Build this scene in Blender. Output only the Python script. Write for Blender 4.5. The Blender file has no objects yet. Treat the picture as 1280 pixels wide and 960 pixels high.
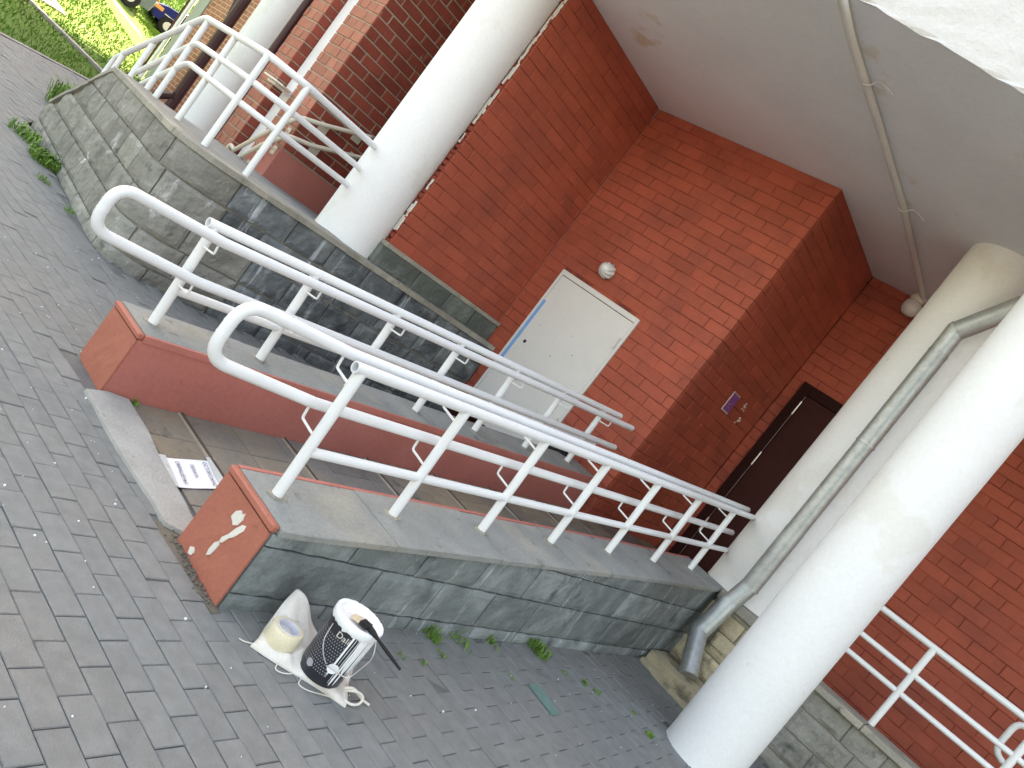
import bpy, math, random
import numpy as np
from mathutils import Vector, Matrix, noise as mnoise
random.seed(7); rng = np.random.default_rng(7)
R = math.radians
C = bpy.context.scene.collection
scene = bpy.context.scene

# ------------------------------------------------------------------ camera
EYE = Vector((0, 0, 1.55))
yaw, pit, rol = R(36.96), R(4.24), R(37.49)
F = Vector((-math.sin(yaw)*math.cos(pit), math.cos(yaw)*math.cos(pit), -math.sin(pit)))
Rt = Vector((math.cos(yaw), math.sin(yaw), 0)); Up = Rt.cross(F)
Cx = math.cos(rol)*Rt + math.sin(rol)*Up
Cy = -math.sin(rol)*Rt + math.cos(rol)*Up
cam = bpy.data.cameras.new('camera'); camo = bpy.data.objects.new('camera', cam); C.objects.link(camo)
m = Matrix((Cx, Cy, -F)).transposed().to_4x4(); m.translation = EYE
camo.matrix_world = m
cam.sensor_width = 36; cam.lens = 36*993.6/1280; cam.clip_end = 2000; cam.clip_start = .05
scene.camera = camo

# ------------------------------------------------------------------ sky and sun
SUN_EL = R(50); sx, sy = -.61, .79
w = bpy.data.worlds.new('World'); scene.world = w; w.use_nodes = True
nt = w.node_tree; nt.nodes.clear()
sky = nt.nodes.new('ShaderNodeTexSky'); sky.sky_type = 'NISHITA'; sky.sun_disc = False
sky.sun_elevation = SUN_EL; sky.sun_rotation = math.atan2(sx, sy); sky.air_density = 1.0; sky.dust_density = 2.5; sky.ozone_density = 1.0
bg = nt.nodes.new('ShaderNodeBackground'); bg.inputs['Strength'].default_value = .15
wo = nt.nodes.new('ShaderNodeOutputWorld')
nt.links.new(sky.outputs[0], bg.inputs[0]); nt.links.new(bg.outputs[0], wo.inputs[0])
sl = bpy.data.lights.new('sun', 'SUN'); sl.energy = 4.0; sl.angle = R(.53); sl.color = (1, .95, .87)
so = bpy.data.objects.new('sun', sl); C.objects.link(so)
d = -Vector((sx*math.cos(SUN_EL), sy*math.cos(SUN_EL), math.sin(SUN_EL)))
so.rotation_euler = d.to_track_quat('-Z', 'Y').to_euler(); so.location = (0, 0, 30)
vs = scene.view_settings
vs.view_transform = 'Standard'; vs.look = 'None'; vs.gamma = 1; vs.use_curve_mapping = False
vs.exposure = 2.68
vs.use_white_balance = True; vs.white_balance_temperature = 9900; vs.white_balance_tint = 12
scene.render.engine = 'CYCLES'
scene.cycles.max_bounces = 8; scene.cycles.diffuse_bounces = 5

# ------------------------------------------------------------------ helpers
class MB:
    def __init__(s): s.v = []; s.f = []
    def add(s, vs_, fs):
        n = len(s.v); s.v += [tuple(map(float, p)) for p in vs_]; s.f += [tuple(i+n for i in f) for f in fs]
    def box(s, a, b):
        x0, y0, z0 = a; x1, y1, z1 = b
        s.add([(x0,y0,z0),(x1,y0,z0),(x1,y1,z0),(x0,y1,z0),(x0,y0,z1),(x1,y0,z1),(x1,y1,z1),(x0,y1,z1)],
              [(0,3,2,1),(4,5,6,7),(0,1,5,4),(1,2,6,5),(2,3,7,6),(3,0,4,7)])
    def cbox(s, a, b, c=.006):
        """box with chamfered edges"""
        x0, y0, z0 = a; x1, y1, z1 = b
        vs_ = []
        for (X, sgx) in ((x0, 1), (x1, -1)):
            for (Y, sgy) in ((y0, 1), (y1, -1)):
                for (Z, sgz) in ((z0, 1), (z1, -1)):
                    vs_ += [(X, Y+sgy*c, Z+sgz*c), (X+sgx*c, Y, Z+sgz*c), (X+sgx*c, Y+sgy*c, Z)]
        def i(a_, b_, c_, k): return ((a_*2+b_)*2+c_)*3+k
        fs = []
        for a_ in (0, 1):
            fs.append([i(a_,0,0,0), i(a_,1,0,0), i(a_,1,1,0), i(a_,0,1,0)][::(-1 if a_ == 0 else 1)])
            fs.append([i(0,a_,0,1), i(1,a_,0,1), i(1,a_,1,1), i(0,a_,1,1)][::(1 if a_ == 0 else -1)])
            fs.append([i(0,0,a_,2), i(1,0,a_,2), i(1,1,a_,2), i(0,1,a_,2)][::(-1 if a_ == 0 else 1)])
        for p in (0, 1):
            for q in (0, 1):
                fs.append([i(p,q,0,0), i(p,q,1,0), i(p,q,1,1), i(p,q,0,1)])
                fs.append([i(p,0,q,0), i(p,1,q,0), i(p,1,q,2), i(p,0,q,2)])
                fs.append([i(0,p,q,1), i(1,p,q,1), i(1,p,q,2), i(0,p,q,2)])
                for r in (0, 1): fs.append([i(p,q,r,0), i(p,q,r,1), i(p,q,r,2)])
        s.add(vs_, fs)
    def tube(s, pts, r, n=12, cap=True, closed=False, hollow=0):
        pts = [Vector(p) for p in pts]; N = len(pts)
        rs = r if isinstance(r, (list, tuple)) else [r]*N
        tans = []
        for i in range(N):
            if closed: t = (pts[(i+1) % N]-pts[i]).normalized()+(pts[i]-pts[i-1]).normalized()
            elif i == 0: t = pts[1]-pts[0]
            elif i == N-1: t = pts[-1]-pts[-2]
            else: t = (pts[i+1]-pts[i]).normalized()+(pts[i]-pts[i-1]).normalized()
            tans.append(t.normalized())
        t0 = tans[0]; up = Vector((0,0,1)) if abs(t0.z) < .9 else Vector((1,0,0))
        nrm = (up-t0*up.dot(t0)).normalized()
        vs_ = []; fs = []
        for i in range(N):
            t = tans[i]; nrm = (nrm-t*nrm.dot(t)).normalized(); b = t.cross(nrm)
            sc = 1.0
            if 0 < i < N-1:
                c = max(.5, (pts[i]-pts[i-1]).normalized().dot(t)); sc = 1/c**.5
            for k in range(n):
                a = 2*math.pi*k/n
                vs_.append(pts[i]+(nrm*math.cos(a)+b*math.sin(a))*rs[i]*sc)
        M_ = N if closed else N-1
        for i in range(M_):
            j = (i+1) % N
            for k in range(n):
                fs.append((i*n+k, i*n+(k+1) % n, j*n+(k+1) % n, j*n+k))
        if cap and not closed:
            if hollow:
                m0 = len(vs_)
                t = tans[0]
                for k in range(n): vs_.append(pts[0]+(Vector(vs_[k])-pts[0])*.78)
                for k in range(n): vs_.append(pts[0]+(Vector(vs_[k])-pts[0])*.78+t*hollow)
                for k in range(n):
                    k2 = (k+1) % n
                    fs.append((k, m0+k, m0+k2, k2)); fs.append((m0+k, m0+n+k, m0+n+k2, m0+k2))
                fs.append(tuple(range(m0+n, m0+2*n)))
            else: fs.append(tuple(range(n))[::-1])
            fs.append(tuple((N-1)*n+k for k in range(n)))
        s.add(vs_, fs)
    def lathe(s, prof, n=24, c=(0,0,0), cap=True):
        vs_ = []; fs = []
        for (r, z) in prof:
            for k in range(n):
                a = 2*math.pi*k/n; vs_.append((c[0]+r*math.cos(a), c[1]+r*math.sin(a), c[2]+z))
        for i in range(len(prof)-1):
            for k in range(n): fs.append((i*n+k, i*n+(k+1) % n, (i+1)*n+(k+1) % n, (i+1)*n+k))
        if cap:
            fs.append(tuple(range(n))[::-1]); fs.append(tuple((len(prof)-1)*n+k for k in range(n)))
        s.add(vs_, fs)
    def prism(s, poly, z0, z1):
        n = len(poly)
        s.add([(x, y, z0) for x, y in poly]+[(x, y, z1) for x, y in poly],
              [tuple(range(n))[::-1], tuple(range(n, 2*n))]+[(i, (i+1) % n, n+(i+1) % n, n+i) for i in range(n)])
    def mesh(s, name, mat, smooth=False):
        me = bpy.data.meshes.new(name); me.from_pydata(s.v, [], s.f); me.update()
        if mat: me.materials.append(mat)
        if smooth:
            me.polygons.foreach_set('use_smooth', [True]*len(me.polygons))
            try: me.set_sharp_from_angle(angle=R(40))
            except Exception: pass
        return me
    def build(s, name, mat, parent=None, smooth=False):
        return link(name, s.mesh(name, mat, smooth), parent)
def link(name, me, parent=None):
    o = bpy.data.objects.new(name, me); C.objects.link(o)
    if parent is not None: o.parent = parent
    return o
def tag(o, label=None, cat=None, group=None, kind=None):
    if label: o['label'] = label
    if cat: o['category'] = cat
    if group: o['group'] = group
    if kind: o['kind'] = kind
    return o
def thing(name, label, cat, loc=(0,0,0), group=None):
    o = bpy.data.objects.new(name, None); C.objects.link(o); o.location = loc; o.empty_display_size = .1
    return tag(o, label, cat, group)
def child(o, parent):
    """keep the world position of a part built in world coordinates under an Empty at loc"""
    o.parent = parent; o.matrix_parent_inverse = Matrix.Translation(parent.location).inverted(); return o
def part(mb, name, mat, parent, smooth=False):
    return child(mb.build(name, mat, None, smooth), parent)
def arc(c, r, a0, a1, n, plane='yz'):
    out = []
    for i in range(n+1):
        a = a0+(a1-a0)*i/n
        out.append((r*math.cos(a), r*math.sin(a)))
    return out
def rounded(pts, rad, n=5):
    """polyline with rounded corners"""
    P = [Vector(p) for p in pts]; out = [P[0]]
    for i in range(1, len(P)-1):
        a = (P[i-1]-P[i]); b = (P[i+1]-P[i]); r_ = min(rad, a.length*.49, b.length*.49)
        p0 = P[i]+a.normalized()*r_; p1 = P[i]+b.normalized()*r_
        for k in range(n+1):
            t = k/n; out.append(p0*(1-t)**2+P[i]*2*t*(1-t)+p1*t*t)
    out.append(P[-1]); return out

# ------------------------------------------------------------------ materials
def M(name, col, rough=.8, var=.18, scale=6, bump=.25, bscale=70, metal=0, col2=None, p2=(3, .62, .04), col3=None, p3=(5, .66, .05),
      rnd=.12, streak=None, spec=.3, stretch3=(1, 1, 1), isl=0, fine=.08):
    mt = bpy.data.materials.new(name); mt.use_nodes = True; t = mt.node_tree; N = t.nodes; L = t.links
    b = N['Principled BSDF']; b.inputs['Roughness'].default_value = rough; b.inputs['Metallic'].default_value = metal
    b.inputs['Specular IOR Level'].default_value = spec
    geo = N.new('ShaderNodeNewGeometry')
    def noise(sc, det=5, st=(1,1,1), rg=.55, off=0):
        mp = N.new('ShaderNodeMapping'); mp.inputs['Scale'].default_value = st; mp.inputs['Location'].default_value = (off, off*.7, off*.3)
        L.new(geo.outputs['Position'], mp.inputs['Vector'])
        n_ = N.new('ShaderNodeTexNoise'); n_.inputs['Scale'].default_value = sc; n_.inputs['Detail'].default_value = det
        n_.inputs['Roughness'].default_value = rg
        L.new(mp.outputs[0], n_.inputs['Vector']); return n_.outputs['Fac']
    def mathn(op, a, b_):
        n_ = N.new('ShaderNodeMath'); n_.operation = op
        for i, x in enumerate((a, b_)):
            if isinstance(x, (int, float)): n_.inputs[i].default_value = x
            else: L.new(x, n_.inputs[i])
        return n_.outputs[0]
    def mixc(fac, a, b_):
        n_ = N.new('ShaderNodeMix'); n_.data_type = 'RGBA'
        if isinstance(fac, (int, float)): n_.inputs[0].default_value = fac
        else: L.new(fac, n_.inputs[0])
        for k, x in ((6, a), (7, b_)):
            if isinstance(x, tuple): n_.inputs[k].default_value = (*x[:3], 1)
            else: L.new(x, n_.inputs[k])
        return n_.outputs[2]
    def thr(sock, t0, sft):
        n_ = N.new('ShaderNodeMapRange'); n_.inputs[1].default_value = t0-sft; n_.inputs[2].default_value = t0+sft
        L.new(sock, n_.inputs[0]); return n_.outputs[0]
    # value multiplier: broad variation, fine grain and per-object variation
    v = mathn('MULTIPLY', mathn('SUBTRACT', noise(scale), .5), var*3.2)
    v = mathn('ADD', v, mathn('MULTIPLY', mathn('SUBTRACT', noise(scale*14, 4, off=3), .5), fine*4))
    if rnd:
        oi = N.new('ShaderNodeObjectInfo')
        v = mathn('ADD', v, mathn('MULTIPLY', mathn('SUBTRACT', oi.outputs['Random'], .5), rnd*2))
    if isl: v = mathn('ADD', v, mathn('MULTIPLY', mathn('SUBTRACT', geo.outputs['Random Per Island'], .5), isl*2))
    v = mathn('ADD', v, 1.0)
    c = col
    if col2: c = mixc(thr(noise(p2[0], 6, off=9), p2[1], p2[2]), col, col2)
    if col3: c = mixc(thr(noise(p3[0], 7, stretch3, .65, off=17), p3[1], p3[2]), c, col3)
    if streak: c = mixc(thr(noise(streak[1], 6, (1, 1, streak[2]), .7, off=31), streak[3], streak[4]), c, streak[0])
    hs = N.new('ShaderNodeMix'); hs.data_type = 'RGBA'; hs.blend_type = 'MULTIPLY'; hs.inputs[0].default_value = 1
    if isinstance(c, tuple): hs.inputs[6].default_value = (*c, 1)
    else: L.new(c, hs.inputs[6])
    cb = N.new('ShaderNodeCombineColor'); [L.new(v, cb.inputs[i]) for i in range(3)]
    L.new(cb.outputs[0], hs.inputs[7]); L.new(hs.outputs[2], b.inputs['Base Color'])
    rr = mathn('ADD', mathn('MULTIPLY', mathn('SUBTRACT', noise(scale*3, 4, off=5), .5), .25), rough); L.new(rr, b.inputs['Roughness'])
    if bump:
        b2 = N.new('ShaderNodeBump'); b2.inputs['Strength'].default_value = bump*.6; b2.inputs['Distance'].default_value = .003
        L.new(noise(bscale*4.5, 5, off=12, rg=.7), b2.inputs['Height'])
        bp = N.new('ShaderNodeBump'); bp.inputs['Strength'].default_value = bump; bp.inputs['Distance'].default_value = .01
        L.new(noise(bscale, 6, off=2), bp.inputs['Height']); L.new(b2.outputs[0], bp.inputs['Normal']); L.new(bp.outputs[0], b.inputs['Normal'])
    return mt
red = (.385, .080, .046)
m_paint_brick = M('painted_brick_terracotta', red, .66, .17, 1.7, .35, 80, rnd=.09, col2=(.30, .066, .042), p2=(2.2, .60, .10), col3=(.13, .035, .025), p3=(14, .71, .03), spec=.35)
m_paint_joint = M('painted_mortar_terracotta', (.17, .036, .022), .8, .2, 5, .3, 60, rnd=0, col2=(.385, .080, .046), p2=(3.2, .52, .05))
m_plaster_red = M('painted_plaster_red', (.46, .15, .12), .6, .08, 3, .25, 60, rnd=0, col3=(.30, .09, .07), p3=(7, .70, .05), col2=(.48, .165, .135), p2=(2.5, .55, .1), spec=.35)
m_plaster_lit = M('painted_plaster_lit_end', (.41, .13, .088), .6, .1, 4, .25, 60, rnd=0, col3=(.22, .08, .055), p3=(9, .69, .04), spec=.35)  # orange cast of the skylit wall ends put into this colour
m_raw_brick = M('raw_red_brick', (.27, .055, .036), .75, .2, 9, .4, 80, rnd=.16, col3=(.42, .33, .28), p3=(11, .70, .04))
m_raw_mortar = M('brick_mortar', (.36, .31, .24), .9, .2, 10, .5, 80, rnd=0)
m_lit_brick = M('lit_red_brick', (.40, .15, .10), .75, .15, 9, .35, 80, rnd=.12, col3=(.55, .42, .33), p3=(11, .70, .05))  # raw brick lightened for pier fronts facing the sky; light put into the colour
m_far_brick_face = M('far_brick_base', (.36, .12, .07), .8, .15, 4, .2, 50, rnd=0)
m_white = M('white_wall_paint', (.74, .74, .735), .6, .025, 2.5, .22, 45, rnd=0, col2=(.70, .69, .66), p2=(1.4, .60, .02), col3=(.50, .47, .42), p3=(9, .735, .02), fine=.03)
m_rail = M('white_rail_paint', (.75, .76, .76), .38, .03, 6, .08, 120, rnd=.015, col3=(.40, .32, .26), p3=(24, .765, .015), fine=.02, spec=.5)
m_ceiling = M('ceiling_plaster', (.735, .755, .765), .85, .06, 1.6, .25, 50, rnd=0, col2=(.64, .56, .46), p2=(1.5, .69, .03), col3=(.36, .32, .29), p3=(8, .745, .025), fine=.03)
m_fascia = M('fascia_plaster', (.62, .62, .615), .8, .06, 5, 1.0, 26, rnd=0, fine=.03, col3=(.5, .48, .45), p3=(13, .77, .02))
m_stone_dark = M('dark_facing_stone', (.155, .175, .172), .85, .24, 5, .7, 22, rnd=.16, col2=(.24, .262, .262), p2=(4, .54, .10), col3=(.075, .085, .088), p3=(3, .62, .07), streak=((.42, .47, .48), 8, .14, .645, .05), fine=.14)
m_stone_warm = M('warm_grey_stone', (.235, .228, .198), .88, .22, 5, .8, 26, rnd=.14, col2=(.30, .29, .26), p2=(3.5, .58, .08), col3=(.10, .10, .09), p3=(4, .64, .06), streak=((.55, .53, .5), 5, .5, .66, .05), fine=.14)
m_stone_wet = M('blue_grey_stone', (.125, .14, .143), .75, .28, 5, .8, 26, rnd=.16, col2=(.20, .217, .215), p2=(4, .56, .08), col3=(.06, .068, .074), p3=(3, .60, .07), streak=((.42, .45, .46), 9, .12, .635, .05), fine=.14)
m_stone_green = M('green_grey_stone', (.10, .115, .102), .75, .2, 5, .7, 26, rnd=.12, col2=(.15, .165, .15), p2=(4, .56, .08), fine=.12)
m_stone_yellow = M('ochre_stone', (.50, .42, .29), .88, .25, 6, .8, 28, rnd=.15, col2=(.2, .165, .12), p2=(4, .58, .06), col3=(.12, .09, .07), p3=(6, .66, .05), fine=.14)
m_mortar = M('stone_mortar', (.15, .148, .135), .95, .3, 9, .6, 50, rnd=0)
m_mortar_light = M('stone_mortar_light', (.27, .25, .21), .95, .3, 9, .6, 50, rnd=0)
m_coping = M('coping_cement', (.255, .26, .245), .85, .2, 4, .5, 60, rnd=.05, col2=(.30, .285, .245), p2=(2.2, .60, .08), col3=(.14, .145, .14), p3=(6, .65, .05), streak=((.5, .52, .52), 9, .4, .72, .03), fine=.12)
m_coping_warm = M('coping_weathered', (.30, .28, .235), .88, .22, 5, .5, 60, rnd=.05, col2=(.40, .36, .29), p2=(3, .57, .06), col3=(.15, .14, .12), p3=(8, .65, .05), fine=.12)
m_paver = M('concrete_paver', (.197, .204, .198), .85, .08, 1.1, .5, 130, rnd=.045, isl=.045, col2=(.208, .206, .194), p2=(1.6, .55, .1), col3=(.125, .13, .127), p3=(2.6, .70, .07), fine=.13)
m_joint = M('joint_sand', (.15, .15, .142), .95, .3, 8, .6, 90, rnd=0)
m_kerb = M('kerb_concrete', (.37, .365, .34), .9, .2, 6, .6, 60, rnd=0, col3=(.18, .18, .165), p3=(9, .66, .05), fine=.13)
m_ramp = M('ramp_tile', (.185, .178, .162), .7, .18, 3, .35, 110, rnd=.10, col2=(.30, .235, .155), p2=(.9, .53, .12), col3=(.10, .095, .085), p3=(5, .66, .06), fine=.1)
m_batten = M('ramp_batten', (.085, .07, .055), .7, .2, 10, .3, 60, rnd=.1)
m_batten_l = M('ramp_batten_edge', (.38, .33, .26), .7, .2, 10, .3, 60, rnd=.1)
m_galv = M('galvanised_steel', (.44, .46, .45), .48, .12, 9, .1, 40, metal=.6, rnd=.08, col3=(.37, .39, .385), p3=(26, .55, .1), spec=.5)
m_conduit = M('grey_plastic_conduit', (.62, .61, .57), .5, .06, 6, .08, 40, rnd=0)
m_hatch = M('cream_painted_board', (.64, .625, .595), .45, .05, 2.5, .1, 30, rnd=.02, col3=(.36, .30, .25), p3=(10, .76, .03), fine=.03)
m_blue = M('blue_tape', (.16, .36, .66), .5, .1, 10, .1, 40, rnd=0)
m_dark = M('dark_hole', (.02, .02, .02), .8, .1, 5, 0, rnd=0)
m_door = M('brown_steel_door', (.045, .010, .008), .55, .15, 3, .08, 50, rnd=0, spec=.15)
m_doorframe = M('brown_door_frame', (.026, .006, .005), .6, .15, 3, .1, 50, rnd=0, spec=.12)
m_steel = M('bare_steel', (.55, .53, .5), .35, .1, 20, .05, 60, metal=.9, rnd=0)
m_glass = M('frosted_lamp_glass', (.62, .62, .60), .2, .05, 12, .05, 60, rnd=0, spec=.6)
m_purple = M('purple_plaque', (.30, .085, .30), .35, .1, 12, .05, 60, rnd=0, spec=.5)
m_offwhite = M('off_white_paint', (.66, .62, .55), .6, .1, 8, .1, 60, rnd=0)
m_cream = M('cream_pipe_paint', (.62, .55, .44), .5, .08, 8, .1, 60, rnd=0)
m_black = M('black_fabric', (.012, .012, .014), .7, .2, 20, .4, 90, rnd=0)
m_can = M('black_can_print', (.022, .022, .03), .35, .1, 12, .05, 60, rnd=0, spec=.5)
m_canlight = M('can_print_grey', (.33, .33, .36), .4, .1, 30, .05, 60, rnd=0)
m_paint = M('wet_white_paint', (.82, .83, .84), .28, .02, 9, .15, 30, rnd=0, fine=.02, spec=.5)
m_sack = M('woven_sack', (.74, .70, .64), .8, .06, 9, .5, 240, rnd=0, col2=(.56, .47, .38), p2=(4, .58, .08), fine=.05)
m_tape = M('masking_tape', (.70, .62, .45), .6, .06, 8, .12, 90, rnd=0)
m_card = M('tape_core', (.62, .61, .66), .7, .06, 8, .1, 90, rnd=0)
m_wire = M('wire_steel', (.5, .5, .52), .35, .05, 10, 0, metal=.8, rnd=0)
m_bristle = M('brush_bristle', (.62, .50, .36), .8, .15, 40, .4, 200, rnd=0)
m_paper = M('white_paper', (.80, .81, .86), .8, .02, 6, .04, 30, rnd=0, fine=.01)
m_tapeclear = M('clear_tape', (.55, .58, .56), .3, .03, 6, .05, 30, rnd=0, spec=.5)
m_ink = M('printed_ink', (.06, .06, .08), .8, .1, 30, 0, rnd=0)
m_brown = M('oxide_red_steel', (.05, .016, .018), .45, .2, 9, .1, 60, rnd=0)
m_grass = M('grass_blades', (.10, .22, .03), .7, .35, .5, 0, rnd=0, isl=.25, col2=(.15, .25, .04), p2=(.5, .55, .1))
m_weed = M('weed_leaves', (.12, .24, .04), .65, .3, 12, 0, rnd=.1, isl=.25)
m_lawn = M('lawn_soil', (.09, .17, .03), .95, .35, .8, .5, 12, rnd=0, col2=(.42, .36, .26), p2=(.28, .60, .05))
m_soil = M('bare_soil', (.16, .14, .11), .95, .3, 2, .5, 20, rnd=0)
m_asph = M('street_paving', (.15, .148, .14), .9, .2, 1.5, .4, 60, rnd=0)
m_path = M('pale_path', (.42, .40, .36), .9, .15, 1.5, .4, 40, rnd=0)
m_pgrey = M('grey_render', (.30, .31, .29), .85, .1, 2, .3, 40, rnd=0)
m_carblue = M('dark_blue_car_paint', (.010, .018, .11), .4, .05, 3, 0, rnd=0, spec=.12)
m_cargrey = M('grey_car_paint', (.12, .145, .15), .4, .05, 3, 0, rnd=0, spec=.15)
m_carglass = M('car_glass', (.03, .045, .045), .08, .05, 3, 0, rnd=0, spec=.8)
m_tyre = M('tyre_rubber', (.015, .015, .016), .8, .1, 20, .2, 60, rnd=0)
m_rim = M('alloy_rim', (.5, .5, .52), .35, .05, 20, 0, metal=.6, rnd=0)
m_amber = M('amber_lens', (.65, .27, .06), .2, .05, 20, 0, rnd=0, spec=.6)
m_redlens = M('red_lens', (.5, .02, .02), .2, .05, 20, 0, rnd=0, spec=.6)
m_lens = M('clear_lens', (.6, .63, .66), .15, .05, 20, 0, rnd=0, spec=.7)
gm = bpy.data.materials.new('green_glass_strip'); gm.use_nodes = True
gb = gm.node_tree.nodes['Principled BSDF']; gb.inputs['Base Color'].default_value = (.45, .72, .66, 1); gb.inputs['Roughness'].default_value = .08
gb.inputs['Transmission Weight'].default_value = .75; gb.inputs['IOR'].default_value = 1.5
m_glassstrip = gm

# far brick facade (bricks there are 5 pixels high): brick texture on the wall sheet
def far_brick():
    mt = bpy.data.materials.new('far_brick_wall'); mt.use_nodes = True; t = mt.node_tree
    b = t.nodes['Principled BSDF']; b.inputs['Roughness'].default_value = .85
    g = t.nodes.new('ShaderNodeNewGeometry'); mp = t.nodes.new('ShaderNodeMapping'); mp.inputs['Rotation'].default_value = (R(90), 0, 0)
    bt = t.nodes.new('ShaderNodeTexBrick'); bt.inputs['Scale'].default_value = 1; bt.inputs['Brick Width'].default_value = .32; bt.inputs['Row Height'].default_value = .12
    bt.inputs['Mortar Size'].default_value = .009; bt.inputs['Color1'].default_value = (.36, .125, .075, 1); bt.inputs['Color2'].default_value = (.28, .085, .05, 1); bt.inputs['Mortar'].default_value = (.45, .36, .27, 1)
    t.links.new(g.outputs['Position'], mp.inputs[0]); t.links.new(mp.outputs[0], bt.inputs[0]); t.links.new(bt.outputs[0], b.inputs['Base Color'])
    return mt
m_far_brick = far_brick()

# ------------------------------------------------------------------ terrain
EA, EN, ES = (-16.3, 4.35), (-.738, -.674), .33
def bank(x, y):
    t = EN[0]*(x-EA[0])+EN[1]*(y-EA[1])
    return ES*min(max(t, 0), 15)
mb = MB(); mb.add([(-400,-400,-.09),(400,-400,-.09),(400,400,-.09),(-400,400,-.09)], [(0,1,2,3)])
tag(mb.build('ground', m_asph), kind='structure')
# lawn bank on the left
gx = np.linspace(-75, -15, 61); gy = np.linspace(-25, 45, 71); mb = MB(); idx = {}
for i, x in enumerate(gx):
    for j, y in enumerate(gy):
        z = bank(x, y); t = EN[0]*(x-EA[0])+EN[1]*(y-EA[1])
        mb.v.append((x, y, (ES*t if t < 0 else z)-.04)); idx[i, j] = len(mb.v)-1
for i in range(60):
    for j in range(70): mb.f.append((idx[i,j], idx[i+1,j], idx[i+1,j+1], idx[i,j+1]))
tag(mb.build('lawn', m_lawn, smooth=True), kind='structure')
# grass blades over the visible part of the bank
N = 120000
u = rng.uniform(-46, -15.8, N); vv_ = rng.uniform(1.5, 21, N)
tt = EN[0]*(u-EA[0])+EN[1]*(vv_-EA[1]); dist = np.hypot(u, vv_)
bare = (np.abs(u+27.5+1.5*np.sin(vv_)) < 2.3) & (np.abs(vv_-9.4) < 1.1)
keep = (tt > .05) & (np.abs(u+19.75) > .13) & ~bare & (np.abs(vv_-u*-.34-.0) < 6) & ~((np.abs(tt-5.6) < .0))
u, vv_, tt, dist = u[keep], vv_[keep], tt[keep], dist[keep]; n = len(u)
h = rng.uniform(.04, .11, n)*(1+.3*rng.standard_normal(n).clip(-1, 1)); a = rng.uniform(0, 2*np.pi, n); wd = .006+.00045*dist
zb = ES*np.clip(tt, 0, 15)-.04; lx = rng.normal(0, .04, n); ly = rng.normal(0, .04, n)
V = np.empty((n, 3, 3)); V[:,0] = np.c_[u-wd*np.cos(a), vv_-wd*np.sin(a), zb]; V[:,1] = np.c_[u+wd*np.cos(a), vv_+wd*np.sin(a), zb]; V[:,2] = np.c_[u+lx, vv_+ly, zb+h]
me = bpy.data.meshes.new('grass'); me.from_pydata(V.reshape(-1, 3).tolist(), [], np.arange(3*n).reshape(-1, 3).tolist()); me.materials.append(m_grass)
tag(link('grass', me), 'green grass covering the sloping lawn bank', 'grass', kind='stuff')
def strip_on_bank(name, pts, wdt, up, mat):
    mb = MB(); L_ = len(pts); vs_ = []
    for i, (x, y) in enumerate(pts):
        x2, y2 = pts[min(i+1, L_-1)]; x1, y1 = pts[max(i-1, 0)]; t_ = Vector((x2-x1, y2-y1)).normalized(); nn = Vector((-t_.y, t_.x))
        for sgn in (-1, 1):
            X, Y = x+sgn*nn.x*wdt/2, y+sgn*nn.y*wdt/2
            vs_.append((X, Y, bank(X, Y)-.1)); vs_.append((X, Y, bank(X, Y)+up))
    fs = []
    for i in range(L_-1):
        o_ = i*4; fs += [(o_+1, o_+3, o_+7, o_+5), (o_, o_+1, o_+5, o_+4), (o_+2, o_+6, o_+7, o_+3)]
    fs += [(0, 2, 3, 1), (4*L_-4, 4*L_-3, 4*L_-1, 4*L_-2)]
    mb.add(vs_, fs); return mb.build(name, mat)
tag(strip_on_bank('kerb', [(-19.4-.05*i, 3.5+.5*i) for i in range(9)], .14, .03, m_kerb), kind='structure')
tag(strip_on_bank('lawn_edging', [(-13.4-.674*k*.5, 1.17+.738*k*.5) for k in range(20)], .08, .012, m_coping), kind='structure')
tag(strip_on_bank('footpath', [(-20.4-.35*i, 5.2+.35*i) for i in range(4)], .7, .0, m_path), kind='structure')

# ------------------------------------------------------------------ pavement with pavers
base = MB(); base.add([(-17.2,-6,-.008),(6,-6,-.008),(6,9,-.008),(-5.72,9,-.008),(-5.74,4.3,-.008),(-5.78,3.1,-.008),(-5.95,2.83,-.008),(-9.7,3.22,-.008),(-20.5,9,-.008),(-16.2,4.3,-.008),(-13.5,1.4,-.008)], [tuple(range(11))])
pavement = tag(base.build('pavement', m_joint), kind='structure')
PL, PW = .2075, .1035; pang = R(4.5)
ca, sa = math.cos(pang), math.sin(pang)
def paver_geo(hl, hw, c=.0032):
    t = [(-hl+c,-hw+c,0),(hl-c,-hw+c,0),(hl-c,hw-c,0),(-hl+c,hw-c,0)]
    s_ = [(-hl,-hw,-c),(hl,-hw,-c),(hl,hw,-c),(-hl,hw,-c)]
    b_ = [(x, y, -.03) for x, y, z in s_]
    fs = [(0,1,2,3)]+[(4+i,4+(i+1)%4,(i+1)%4,i) for i in range(4)]+[(8+i,8+(i+1)%4,4+(i+1)%4,4+i) for i in range(4)]
    return t+s_+b_, fs
pv, pf = paver_geo(PL/2-.0016, PW/2-.0016)
pm = MB(); pm.add(pv, pf); paver_mesh = pm.mesh('paver', m_paver)
def blocked(x, y):
    if -3.85 < x < -2.07 and y > 2.03: return True
    if x < -5.70 and y > 2.83 and x > -9.9 and y > 2.78+(-5.9-x)*.11: return True
    if y > 6.62 and x > -2.1: return True
    if (x+1.08)**2+(y-5.43)**2 < .25**2: return True
    if -2.05 < x < -1.15 and y > 6.08: return True
    if EN[0]*(x-EA[0])+EN[1]*(y-EA[1]) > -.05: return True
    if y > 7.2: return True
    return False
cand = []
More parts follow.
